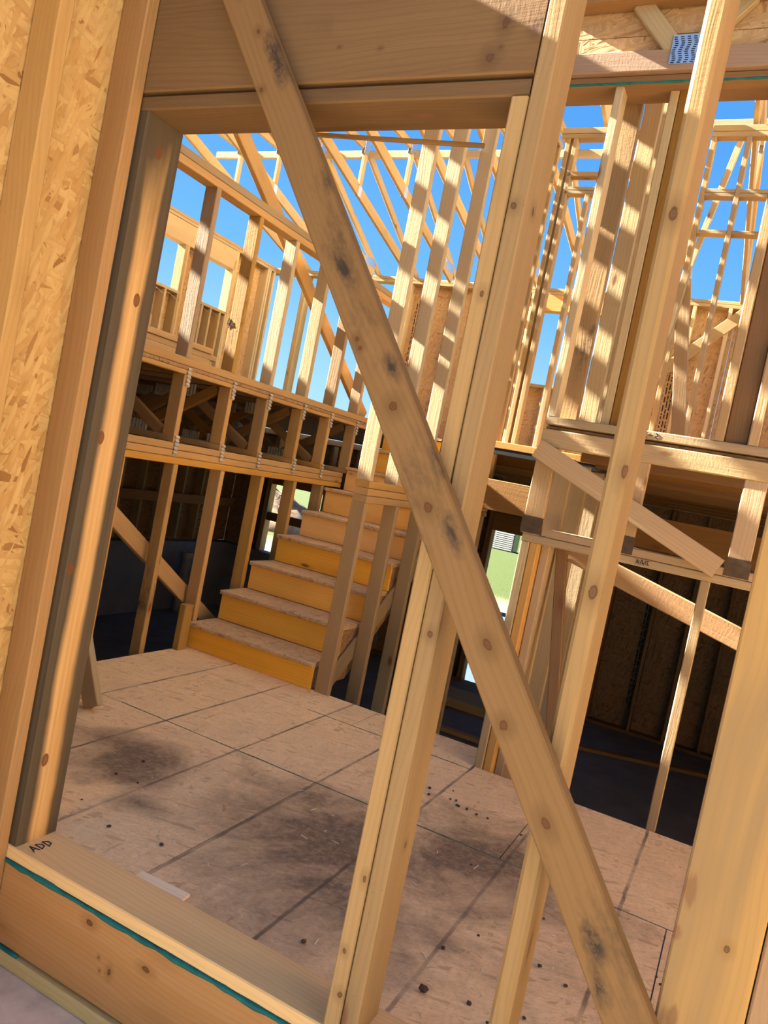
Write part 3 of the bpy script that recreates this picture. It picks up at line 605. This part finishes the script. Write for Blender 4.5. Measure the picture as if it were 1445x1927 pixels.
# lower storey
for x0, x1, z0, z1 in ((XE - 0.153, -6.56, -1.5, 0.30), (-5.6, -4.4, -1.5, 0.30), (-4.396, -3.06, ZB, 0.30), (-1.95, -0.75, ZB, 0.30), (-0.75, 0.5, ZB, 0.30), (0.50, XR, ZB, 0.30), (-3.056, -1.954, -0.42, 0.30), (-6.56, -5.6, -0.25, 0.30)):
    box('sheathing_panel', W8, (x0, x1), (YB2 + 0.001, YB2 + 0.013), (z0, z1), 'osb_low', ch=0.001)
for x in (-4.0, -3.6, -3.1, -3.06, -1.93, -1.55, -1.4, -0.9, -0.5, -0.1, 0.3, 0.8, 1.3): box('stud', W8, (x, x + 0.038), (YB, YB2), (ZB + 0.04, 0.25), 'brown')  # lower studs in brown, storey shade put into the colour
for x in (-6.6, -6.56, -5.62, -5.2, -4.8): box('stud', W8, (x, x + 0.038), (YB, YB2), (-1.49, 0.25), 'tan')
box('sole_plate', W8, (-4.4, -3.02), (YB, YB2), (ZB, ZB + 0.038), 'brown'); box('sole_plate', W8, (-1.93, XR), (YB, YB2), (ZB, ZB + 0.038), 'brown')
box('door_header', W8, (-3.02, -1.93), (YB, YB2), (-0.43, -0.20), 'brown')
box('window_header', W8, (-6.52, -5.62), (YB, YB2), (-0.47, -0.25), 'brown'); box('window_mullion', W8, (-6.52, -5.62), (YB + 0.02, YB2 - 0.02), (-1.02, -0.90), 'brown')
box('foundation_wall', W8, (XE - 0.14, -4.40), (YB - 0.04, YB2 + 0.05), (ZB, -1.50), 'slab', ch=0.001)
box('rim_joist', W8, (XE, XR), (YB2 - 0.04, YB2), (0.26, 0.34), 'tan')
def stamp(par, x, y, z0, z1, cols, label):
    """printed panel stamp, too small to read: columns of dashes running up the sheet"""
    vv, ff = [], []
    for c_ in range(cols):
        z = z0 + random.uniform(0, 0.08)
        while z < z1:
            l_ = random.uniform(0.02, 0.09); i = len(vv); xx = x + c_ * 0.035
            for dx, dz in ((0, 0), (0.014, 0), (0.014, l_), (0, l_)): vv.append((xx + dx, y, z + dz))
            for dx, dz in ((0, 0), (0.014, 0), (0.014, l_), (0, l_)): vv.append((xx + dx, y + 0.0015, z + dz))
            ff += [(i, i + 1, i + 2, i + 3), (i + 7, i + 6, i + 5, i + 4), (i, i + 4, i + 5, i + 1), (i + 1, i + 5, i + 6, i + 2), (i + 2, i + 6, i + 7, i + 3), (i + 3, i + 7, i + 4, i)]
            z += l_ + random.uniform(0.012, 0.03)
    return raw_mesh('printed_stamp', par, vv, ff, 'ink', label)
stamp(W8, -4.80, YB2 - 0.001, 1.1, 2.45, 4, 'black printed panel stamp'); stamp(W8, -1.33, YB2 - 0.001, 0.9, 1.9, 4, 'black printed panel stamp'); stamp(W8, -0.98, YB2 - 0.001, -2.2, -0.9, 3, 'black printed panel stamp')

# ---- far side wall on the left
W9 = struct('wall_exterior', 'far left side wall with two square window openings high up', 'wall', (XE, 7.0, ZB))
XE2 = XE - 0.14
box('top_plate', W9, (XE2, XE), (1.62, YB), (2.66, 2.698), 'tan'); box('top_plate', W9, (XE2, XE), (1.62, YB), (2.70, 2.738), 'tan')
box('window_header', W9, (XE2, XE), (5.6, 8.66), (2.39, 2.655), 'tan', 'broad window header')
box('window_sill', W9, (XE2, XE), (5.6, 7.66), (1.755, 1.793), 'tan'); box('window_sill', W9, (XE2, XE), (7.98, 8.66), (1.755, 1.793), 'tan')
for y in (7.63, 7.67, 7.94, 8.62, 8.66, 9.0, 9.4, 9.45, 9.56): box('stud', W9, (XE2, XE), (y, y + 0.038), (0.40, 2.389 if y < 8.6 else 2.659), 'pale' if y > 7.9 else 'tan')
for y in (1.7, 2.1, 2.5, 2.9, 3.3, 3.7, 4.1, 4.5, 4.9, 5.3, 5.56): box('stud', W9, (XE2, XE), (y, y + 0.038), (0.40, 2.659), 'tan')
for y in (5.95, 6.35, 6.75, 7.15, 7.4, 8.12, 8.3, 8.5): box('cripple_stud', W9, (XE2, XE), (y, y + 0.038), (0.40, 1.754), 'tan')
box('bottom_plate', W9, (XE2, XE), (1.62, YB), (ZD, 0.399), 'tan')
for y0, y1, z0, z1 in ((1.62, 2.8, ZD, 2.738), (2.804, 4.2, ZD, 2.738), (4.204, 5.6, ZD, 2.738), (5.604, 7.66, ZD, 1.755), (7.664, 7.98, ZD, 2.39), (7.984, 8.66, ZD, 1.755), (8.664, 9.74, ZD, 2.738)):
    box('sheathing_panel', W9, (XE2 - 0.013, XE2 - 0.001), (y0, y1), (z0, z1), 'osb', ch=0.001)
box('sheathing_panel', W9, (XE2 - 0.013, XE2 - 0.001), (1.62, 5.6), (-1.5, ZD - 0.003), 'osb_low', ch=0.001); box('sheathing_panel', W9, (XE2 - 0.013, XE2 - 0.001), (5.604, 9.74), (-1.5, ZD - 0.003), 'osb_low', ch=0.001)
for i in range(20): box('stud', W9, (XE2, XE), (1.8 + 0.39 * i, 1.838 + 0.39 * i), (-1.46, 0.25), 'grey')
box('fire_block', W9, (XE, XE + 0.03), (5.0, YB), (-0.95, -0.82), 'brown')
box('foundation_wall', W9, (XE2 - 0.05, XE + 0.04), (1.62, YB), (ZB, -1.50), 'slab', ch=0.001)

# ---- front wall of the house left of the garage (closes the lower rooms)
W10 = struct('wall_house_front', 'sheathed front wall of the house, left of the doorway and behind the strand board', 'wall', (-4.5, 1.55, ZB))
for x0, x1 in ((XE2, -5.4), (-5.396, -3.6), (-3.596, -1.745)): box('sheathing_panel', W10, (x0, x1), (1.50, 1.512), (-2.4, 2.738), 'osb', ch=0.001)
for i in range(14): box('stud', W10, (XE + 0.39 * i, XE + 0.39 * i + 0.038), (1.514, 1.61), (-2.4, 2.66), 'tan')
box('top_plate', W10, (XE2, -1.745), (1.514, 1.61), (2.661, 2.738), 'tan')
# right-hand end of the house (out of the picture)
W11 = struct('wall_side', 'sheathed side wall closing the right-hand rooms', 'wall', (XR, 5, ZB))
box('sheathing_panel', W11, (XR + 0.001, XR + 0.013), (3.4, YB2), (ZB, ZD), 'osb', ch=0.001)
for i in range(14): box('stud', W11, (XR + 0.014, XR + 0.10), (3.6 + 0.42 * i, 3.638 + 0.42 * i), (ZB, ZD), 'tan')
box('sheathing_panel', W11, (XR + 0.001, XR + 0.013), (1.625, 3.396), (ZB, ZF - 0.03), 'osb', ch=0.001)
box('sheathing_panel', W11, (XR - 0.013, XR - 0.001), (1.625, 3.38), (ZF + 0.001, 1.3), 'osb', ch=0.001)  # unseen panel, added to bounce warm sun into the foyer

# ---- far side of the garage, out of the picture, added to bounce sun in from the right
W13 = struct('wall_garage_bounce', 'unseen sunlit strand-board wall added on the far side of the garage', 'wall', (5.3, -0.8, -1.5))
for y0, y1 in ((-3.0, -1.5), (-1.496, 0.0), (0.004, 1.46)): box('sheathing_panel', W13, (5.30, 5.312), (y0, y1), (-1.506, 1.475), 'osb_grey', ch=0.001)
for i in range(11): box('stud', W13, (5.314, 5.40), (-2.95 + 0.42 * i, -2.912 + 0.42 * i), (-1.506, 1.475), 'tan')

# ---- upper floor deck
W12 = struct('floor_upper', 'strand-board upper floor deck on floor trusses', 'floor', (-3, 6, ZD))
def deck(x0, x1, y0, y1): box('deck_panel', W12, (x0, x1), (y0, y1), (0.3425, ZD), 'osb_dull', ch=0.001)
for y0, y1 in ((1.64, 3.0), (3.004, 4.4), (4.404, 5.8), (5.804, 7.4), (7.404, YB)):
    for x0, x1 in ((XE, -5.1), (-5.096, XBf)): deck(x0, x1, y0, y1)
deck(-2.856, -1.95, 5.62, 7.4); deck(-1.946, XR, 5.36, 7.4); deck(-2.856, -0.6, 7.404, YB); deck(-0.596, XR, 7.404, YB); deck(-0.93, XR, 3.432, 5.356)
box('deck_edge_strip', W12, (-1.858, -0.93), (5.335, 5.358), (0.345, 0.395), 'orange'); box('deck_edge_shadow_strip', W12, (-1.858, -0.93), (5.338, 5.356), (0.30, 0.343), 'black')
box('floor_beam', W12, (-1.858, -0.94), (5.33, 5.37), (-0.105, 0.118), 'brown', 'brown beam under the hall floor')
box('floor_beam', W12, (-0.84, XR), (5.90, 5.94), (-0.16, 0.08), 'brown')
for y in (3.85, 4.25, 4.65, 5.05, 6.3, 6.7, 7.1, 7.5, 7.9, 8.3, 8.7, 9.1):
    box('joist', W12, (-0.84, XR), (y, y + 0.038), (0.255, 0.341), 'brown')
for y in (6.0, 6.4, 6.8, 7.2, 7.6, 8.0, 8.4, 8.8, 9.2): box('joist', W12, (-2.85, -0.86), (y, y + 0.038), (0.255, 0.341), 'brown')

# ================================================================== THINGS
# ---- staircase
ST = tag(empty('staircase', (-2.4, 4.4, ZF)), 'rough wooden staircase with strand-board treads climbing from the entry floor', 'staircase')
RUN, RISE, Y0, Z0 = 0.252, 0.18, 3.60, -1.08
SX0, SX1 = -2.842, -1.968
for k in range(9):
    y, zt = Y0 + RUN * k, Z0 + RISE * k
    zb = ZF if k == 0 else Z0 + RISE * (k - 1)
    box('riser', ST, (SX0 + 0.004, SX1 - 0.004), (y + 0.022, y + 0.042), (zb + 0.001, zt - 0.026), 'riser', ch=0.002)
    if k < 8: box('tread', ST, (SX0, SX1), (y, y + RUN + 0.021), (zt - 0.025, zt), 'tread', ch=0.006)
def stringer(x0, x1, mat):
    pts = [(Y0 + 0.043, ZF + 0.001)]
    for k in range(8):
        y, zt = Y0 + RUN * k + 0.043, Z0 + RISE * k - 0.026
        pts += [(y, zt), (y + RUN, zt)]
    pts += [(Y0 + RUN * 8 + 0.043, 0.02), (Y0 + 0.42, ZF + 0.001)]
    n_ = len(pts)
    vv = [(x0, y, z) for y, z in pts] + [(x1, y, z) for y, z in pts]
    ff = [tuple(range(n_ - 1, -1, -1)), tuple(range(n_, 2 * n_))] + [(i, (i + 1) % n_, (i + 1) % n_ + n_, i + n_) for i in range(n_)]
    raw_mesh('stringer', ST, vv, ff, mat)
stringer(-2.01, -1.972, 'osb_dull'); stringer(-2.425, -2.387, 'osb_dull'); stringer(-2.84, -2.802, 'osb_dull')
beam('stringer_ledger', ST, (-1.956, 3.70, -1.28), (-1.956, 5.55, 0.03), 0.10, 0.02, (0, -0.7, 1), 'tan')

# ---- roof trusses, standing parallel to the stairs
def yz(name, par, p0, p1, wid, mat='truss', x=0.0, thk=0.038): return beam(name, par, (x, *p0), (x, *p1), wid, thk, (0, 0, 1) if abs(p1[0] - p0[0]) > 0.05 else (0, 1, 0), mat)
YC = 5.92
def roof_truss(x, label):
    t = tag(empty('roof_truss', (x, YC, 2.74)), label, 'roof truss', 'roof trusses over the upper floor')
    mir = lambda p: (2 * YC - p[0], p[1])
    for f_ in (lambda p: p, mir):
        yz('top_chord', t, f_((9.72, 2.735)), f_((7.70, 3.69)), 0.085, x=x)
        yz('bottom_chord', t, f_((9.48, 2.73)), f_((5.99, 3.60)), 0.122, x=x)
        yz('king_post', t, f_((7.745, 3.20)), f_((7.745, 3.63)), 0.06, 'tan', x=x)
        yz('web', t, f_((6.9, 3.40)), f_((6.6, 3.63)), 0.06, x=x)
        for (py, pz, w_, h_) in ((7.74, 3.66, 0.12, 0.16), (9.33, 2.84, 0.26, 0.11), (7.745, 3.16, 0.07, 0.12)):
            q = f_((py, pz))
            for s in (-1, 1): box('connector_plate', t, (x + s * 0.0195, x + s * 0.021), (q[0] - w_ / 2, q[0] + w_ / 2), (q[1] - h_ / 2, q[1] + h_ / 2), 'metal', ch=0.0003)
    yz('flat_top_chord', t, (7.66, 3.665), (2 * YC - 7.66, 3.665), 0.085, x=x)
    return t
TL = ['roof truss nearest the far left side wall', 'second roof truss from the far left side wall', 'third roof truss, crossing above the square window openings', 'roof truss bearing on the back wall left of the diagonal brace',
      'roof truss heeled just right of the diagonal brace', 'roof truss seen left of the tall hall studs', 'roof truss rising between the first and second hall studs', 'roof truss rising between the second and third hall studs',
      'roof truss behind the king stud of the doorway', 'roof truss above the far slim window', 'roof truss behind the weathered landing studs', 'roof truss right of the weathered landing studs', 'roof truss seen in the upper right corner',
      'second last roof truss at the right-hand end', 'last roof truss at the right-hand end']
for i in range(14): roof_truss(-6.652 + 0.6 * i, TL[i])
PU = box('purlin', None, (-7.1, -1.9), (7.79, 7.828), (3.575, 3.655), 'truss'); tag(PU, 'long horizontal purlin tying the roof trusses against the sky', 'purlin')
PU = box('purlin', None, (-1.6, 1.6), (7.79, 7.828), (3.86, 3.93), 'truss'); tag(PU, 'short purlin with a sunlit top edge at the upper right corner', 'purlin')

# ---- floor trusses under the upper deck, left of the stairs
def corrug(name, par, o_, u, v, nrm, nseg, amp, mat='metal_old'):
    """a toothed connector plate: a folded strip spanned by u (folds) and v"""
    o_, u, v, nrm = Vector(o_), Vector(u), Vector(v), Vector(nrm)
    vv, ff = [], []
    for i in range(nseg * 2 + 1):
        a_ = o_ + u * (i / (nseg * 2)) + nrm * (amp if i % 2 else 0.0005)
        vv += [tuple(a_), tuple(a_ + v)]
    for i in range(nseg * 2): ff.append((2 * i, 2 * i + 2, 2 * i + 3, 2 * i + 1))
    return raw_mesh(name, par, vv, ff, mat)
FT = ['floor truss end hidden by the stained trimmer', 'floor truss end nearest the stained trimmer', 'floor truss end post second from the stained trimmer', 'floor truss end post third from the stained trimmer',
      'floor truss end post fourth from the stained trimmer', 'floor truss end post fifth from the stained trimmer', 'floor truss end post beside the upper stairs']
for i, y in enumerate((2.80, 3.21, 3.61, 3.985, 4.395, 4.77, 5.165)):
    t = tag(empty('floor_truss', (-3.0, y, -0.055)), FT[i], 'floor truss', 'floor trusses left of the stairs')
    mm = 'orange' if i != 3 else 'dirty'
    box('end_post', t, (XA, XBf), (y, y + 0.038), (-0.019, 0.314), mm)
    box('top_chord', t, (XE + 0.02, XA + 0.043), (y, y + 0.038), (0.3155, 0.341), 'brown'); box('bottom_chord', t, (XE + 0.02, XBf), (y, y + 0.038), (-0.0555, -0.020), 'orange')
    x = XA - 0.02; up = i % 2 == 0
    for j in range(7):
        x2 = x - 0.56
        beam('web', t, (x, y + 0.019, 0.30 if up else -0.01), (x2, y + 0.019, -0.01 if up else 0.30), 0.06, 0.034, (0, 0, 1), 'brown')  # webs and top chord browner, under-deck shade put into the colour
        if up: corrug('connector_plate', t, (x2 - 0.09, y - 0.0012, -0.045), (0.18, 0, 0), (0, 0, 0.085), (0, -1, 0), 7, 0.006)
        else: corrug('connector_plate', t, (x2 - 0.09, y - 0.0012, 0.25), (0.18, 0, 0), (0, 0, 0.085), (0, -1, 0), 7, 0.006)
        x, up = x2, not up
    for z in (0.250, -0.122): corrug('connector_plate', t, (XBf + 0.0006, y + 0.014, z), (0, 0, 0.105), (0, 0.030, 0), (1, 0, 0), 5, 0.009)

# ---- sheathed truss over the right half, behind the knotty stud
GT = tag(empty('gable_truss', (-0.3, 3.36, 1.9)), 'truss on the dark top plate with V webs and a shiny toothed plate', 'roof truss')
box('bottom_chord', GT, (-1.25, XR), (3.347, 3.385), (1.902, 1.992), 'rosy'); box('top_chord', GT, (-1.25, XR), (3.30, 3.385), (2.185, 2.28), 'brown')
beam('web', GT, (-0.70, 3.366, 1.99), (-0.88, 3.366, 2.20), 0.075, 0.034, (1, 0, 0), 'grey'); beam('web', GT, (-0.63, 3.366, 1.99), (-0.44, 3.366, 2.20), 0.075, 0.034, (1, 0, 0), 'grey')
beam('web', GT, (0.30, 3.366, 1.99), (0.12, 3.366, 2.20), 0.075, 0.034, (1, 0, 0), 'grey')
gp = box('connector_plate', GT, (-0.715, -0.605), (3.343, 3.3465), (1.925, 2.045), 'metal', 'shiny toothed steel plate', ch=0.0004)
for c_ in range(4):
    for r_ in range(13):
        xx = -0.708 + c_ * 0.026 + 0.004 * math.sin(r_ * 0.9); zz = 1.928 + r_ * 0.0088
        box('tooth_slot', gp, (xx, xx + 0.014), (3.3422, 3.3431), (zz, zz + 0.0042), 'black', ch=0.0002)
for x0, x1, z0, z1 in ((-1.25, XR, 1.902, 2.078), (-1.25, 0.2, 2.081, 2.9), (0.203, XR, 2.081, 2.9)):
    box('sheathing_panel', GT, (x0, x1), (3.392, 3.404), (z0, z1), 'osb', ch=0.0008)

# ---- diagonal braces
DB = beam('diagonal_brace', None, BR0, BR1, 0.0905, 0.038, (1, 0, 0), 'k_brace', ch=0.004)
tag(DB, 'long mildewed board nailed diagonally across the doorway', 'brace')
SBR = beam('diagonal_brace', None, (-3.05, 2.02, 2.707), (-3.05, 5.60, 0.43), 0.10, 0.038, (0, 0, 1), 'orange')
tag(SBR, 'long sloping brace behind the low guard wall, foot on the upper deck', 'brace')
o = beam('diagonal_brace', None, (-2.985, 2.62, -0.237), (-2.985, 4.9, -1.765), 0.093, 0.036, (0, 0, 1), 'orange'); tag(o, 'orange brace sloping down behind the studs under the guard wall', 'brace')
o = beam('diagonal_brace', None, (-0.775, 7.2, 3.50), (-1.33, 7.2, 0.385), 0.05, 0.036, (1, 0, 0), 'pale'); tag(o, 'thin sun-banded stick crossing the sky behind the open framed wall', 'brace')
LB = beam('diagonal_brace', None, (-0.93, 3.366, 0.248), (-0.1045, 3.366, -0.11), 0.085, 0.036, (0, 0, 1), 'pink')
tag(LB, 'short brace nailed across the floor framing posts at the landing', 'brace')
LB2 = beam('diagonal_brace', None, (-0.79, 3.625, -0.17), (0.632, 3.625, -0.558), 0.095, 0.036, (0, 0, 1), 'f_tan')  # darkened lumber again, its shade is in the colour
tag(LB2, 'sloping brace under the lower plates, behind the slim stud', 'brace')
LS = beam('leaning_board', None, (-0.775, 3.568, -0.175), (-0.585, 3.425, ZF + 0.012), 0.05, 0.036, (1, 0, 0), 'brown')
tag(LS, 'dark narrow board leaning in the corner beside the grey stud', 'board')
o = beam('leaning_board', None, (-0.645, 4.62, 1.42), (-0.468, 4.62, 0.375), 0.075, 0.036, (1, 0, 0), 'pink'); tag(o, 'pinkish brace leaning in the upper right room', 'brace')
o = beam('leaning_board', None, (-0.63, 4.56, 1.45), (-0.715, 4.56, 0.375), 0.038, 0.05, (1, 0, 0), 'pale'); tag(o, 'slim pale stick crossing the leaning pinkish brace', 'brace')
o = beam('diagonal_brace', None, (-1.75, 9.575, 1.45), (-0.35, 9.575, 2.86), 0.13, 0.036, (0, 0, 1), 'tan'); tag(o, 'broad brace sloping across the far strand board at upper right', 'brace')
o = beam('leaning_board', None, (-2.335, 2.44, ZF + 0.016), (-2.78, 2.50, -0.45), 0.085, 0.036, (1, 0, 0), 'grey'); tag(o, 'weathered board leaning behind the stained trimmer, foot on the floor', 'board')

# ---- odds and ends
o = box('wood_block', None, (-2.843, -2.80), (3.50, 3.575), (ZF, -0.965), 'dirty', jit=0.01); tag(o, 'short barky block standing at the left foot of the stairs', 'wood block')
o = beam('wood_shim', None, (-1.322, 1.668, ZF + 0.005), (-1.158, 1.676, ZF + 0.005), 0.036, 0.009, (0, 1, 0), 'shim', ch=0.001); tag(o, 'pale wedge of wood lying against the doorway sill', 'wood scrap')
sp = beam('splinter', None, (-1.21, 1.612, 0.800), (-0.705, 1.605, 0.762), 0.010, 0.007, (0, 0, 1), 'brown', ch=0.001); tag(sp, 'thin dark splinter hanging below the door header', 'splinter')
for i, (x0, x1, y0, y1) in enumerate(((-3.56, -3.42, 2.9, 4.10), (-3.57, -3.43, 2.8, 4.02), (-3.55, -3.41, 3.0, 4.15), (-3.56, -3.42, 2.9, 4.05), (-3.57, -3.43, 2.9, 4.12), (-3.56, -3.42, 2.85, 4.06))):
    o = box('lumber_board', None, (x0, x1), (y0, y1), (ZD + 0.0005 + 0.0385 * i, ZD + 0.038 + 0.0385 * i), 'pink')
    tag(o, ['bottom', 'second lowest', 'third lowest', 'third highest', 'second highest', 'topmost'][i] + ' board of the lumber pile behind the guard wall', 'board', 'lumber pile on the upper deck')
o = box('lumber_board', None, (-3.9, -3.43), (3.44, 3.478), (0.592, 0.66), 'grey'); tag(o, 'grey offcut lying across the lumber pile', 'board')
o = beam('floor_board', None, (-1.45, 8.3, ZB + 0.02), (0.6, 9.1, ZB + 0.02), 0.09, 0.038, (0, 1, 0), 'brown'); tag(o, 'board lying on the dark lower slab at right', 'board')
o = beam('floor_board', None, (-3.2, 7.5, ZB + 0.02), (-1.96, 7.48, ZB + 0.02), 0.09, 0.038, (0, 1, 0), 'tan'); tag(o, 'near board on the lower slab seen past the king stud', 'board')
o = beam('floor_board', None, (-3.2, 8.6, ZB + 0.05), (-1.7, 8.6, ZB + 0.05), 0.5, 0.1, (0, 1, 0), 'grey'); tag(o, 'pale stack of sheet material on the lower slab', 'sheet')
def tube(name, p, r, h, seg, mat):
    vv, ff = [], []
    for z, rr in ((0, r), (h * 0.9, r), (h * 0.9, r * 1.15), (h, r * 1.15), (h, r * 0.9), (h * 0.6, r * 0.9)):
        vv += [(p[0] + rr * math.cos(2 * math.pi * k / seg), p[1] + rr * math.sin(2 * math.pi * k / seg), p[2] + z) for k in range(seg)]
    for j in range(5): ff += [(j * seg + k, j * seg + (k + 1) % seg, (j + 1) * seg + (k + 1) % seg, (j + 1) * seg + k) for k in range(seg)]
    ff += [tuple(range(seg - 1, -1, -1)), tuple(5 * seg + k for k in range(seg))]
    return raw_mesh(name, None, vv, ff, mat, None, True)
tag(tube('drain_pipe', (-6.98, 8.55, ZB), 0.07, 0.85, 16, 'white'), 'stub of white pipe against the dark foundation wall', 'pipe')
tag(tube('bucket', (-4.3, 8.2, ZB), 0.15, 0.36, 20, 'black'), 'black bucket on the dark lower floor', 'bucket')

def lump(name, p, r, mat, label, cat, group=None, flat=0.6, n_=6):
    bm = bmesh.new(); bmesh.ops.create_icosphere(bm, subdivisions=1, radius=r)
    for v in bm.verts:
        v.co *= random.uniform(0.7, 1.2); v.co.z *= flat
    zmin = min(v.co.z for v in bm.verts)
    for v in bm.verts: v.co.z -= zmin
    me = bpy.data.meshes.new(name); bm.to_mesh(me); bm.free(); me.materials.append(M[mat])
    o = bpy.data.objects.new(name, me); col.objects.link(o); o.location = p
    return tag(o, label, cat, group)
lump('mud_clod', (-0.497, 1.79, ZF), 0.014, 'clod', 'largest dark mud clod, on the nailing line near the king stud', 'mud clod')
for i in range(34):
    x, y = random.choice(((random.gauss(-0.55, 0.25), random.gauss(1.95, 0.18)), (random.gauss(-1.35, 0.3), random.gauss(1.95, 0.2)), (random.uniform(-0.35, 0.1), random.uniform(1.75, 2.6)), (random.gauss(-0.8, 0.1), random.gauss(2.95, 0.06))))
    if y < 1.65: y = 1.7
    lump('mud_crumb', (x, y, ZF), random.uniform(0.0035, 0.0085), 'clod', 'small crumb of dried mud on the entry floor', 'mud crumb', 'mud crumbs on the entry floor')
for i in range(26):
    x, y = random.gauss(-1.15, 0.45), random.uniform(1.68, 2.6); a_ = random.uniform(0, 3.14); l_ = random.uniform(0.008, 0.035)
    o = beam('wood_sliver', None, (x, y, ZF + 0.0018), (x + l_ * math.cos(a_), y + l_ * math.sin(a_), ZF + 0.0018), 0.0022, 0.0015, (math.sin(a_), -math.cos(a_), 0), 'shim', ch=0.0003)
    tag(o, 'tiny pale wood sliver on the muddy floor', 'wood sliver', 'wood slivers on the entry floor')

# ---- outside, seen under the deck
AC = tag(empty('air_conditioner', (-6.4, 21.9, -1.52)), 'louvred outdoor unit on the far edge of the lawn', 'air conditioner')
box('cabinet', AC, (-6.78, -6.16), (21.86, 22.4), (-1.52, -0.95), 'glass', ch=0.01)
for i in range(9): box('louvre', AC, (-6.76, -6.18), (21.82, 21.858), (-1.49 + 0.058 * i, -1.455 + 0.058 * i), 'white', ch=0.003)
NH = tag(empty('neighbour_house', (-22, 46, -1.52)), 'pale clapboard house beyond the lawn', 'house')
box('wall', NH, (-40, 3), (46.1, 52), (-1.5, 0.95), 'siding', ch=0.01); box('base_course', NH, (-40, 3), (45.9, 46.08), (-1.52, -1.2), 'concrete', ch=0.01)
box('roof', NH, (-40.5, 3.5), (45.6, 52.4), (0.95, 1.25), 'grey', ch=0.1)
for i in range(12): beam('siding_plank', NH, (-40, 46.06, -1.1 + 0.18 * i), (3, 46.06, -1.1 + 0.18 * i), 0.182, 0.02, (0, -0.12, 1), 'siding', ch=0.002)
for x in (-36, -31, -27, -22, -13.5, -8): wv_ = box('window', NH, (x, x + 1.3), (45.99, 46.03), (-0.7, 0.6), 'white', ch=0.01); box('pane', wv_, (x + 0.1, x + 1.2), (45.975, 45.989), (-0.6, 0.5), 'glass', ch=0.002)
def mound():
    vv, ff = [], []; nr, ns = 10, 28
    for j in range(nr + 1):
        r = j / nr
        for k in range(ns):
            a_ = 2 * math.pi * k / ns; h = (1 - r ** 1.5) * 0.85
            vv.append((-9.3 + 1.9 * r * math.cos(a_) + random.uniform(-0.08, 0.08), 13.4 + 1.2 * r * math.sin(a_) + random.uniform(-0.08, 0.08), -1.53 + max(0, h + random.uniform(-0.07, 0.07)) * (1 if j < nr else 0)))
    for j in range(nr):
        for k in range(ns): ff.append((j * ns + k, j * ns + (k + 1) % ns, (j + 1) * ns + (k + 1) % ns, (j + 1) * ns + k))
    return vv, ff
vv, ff = mound(); tag(raw_mesh('dirt_mound', None, vv, ff, 'dirt', None, True), 'heap of excavated soil outside the lower window', 'dirt mound')
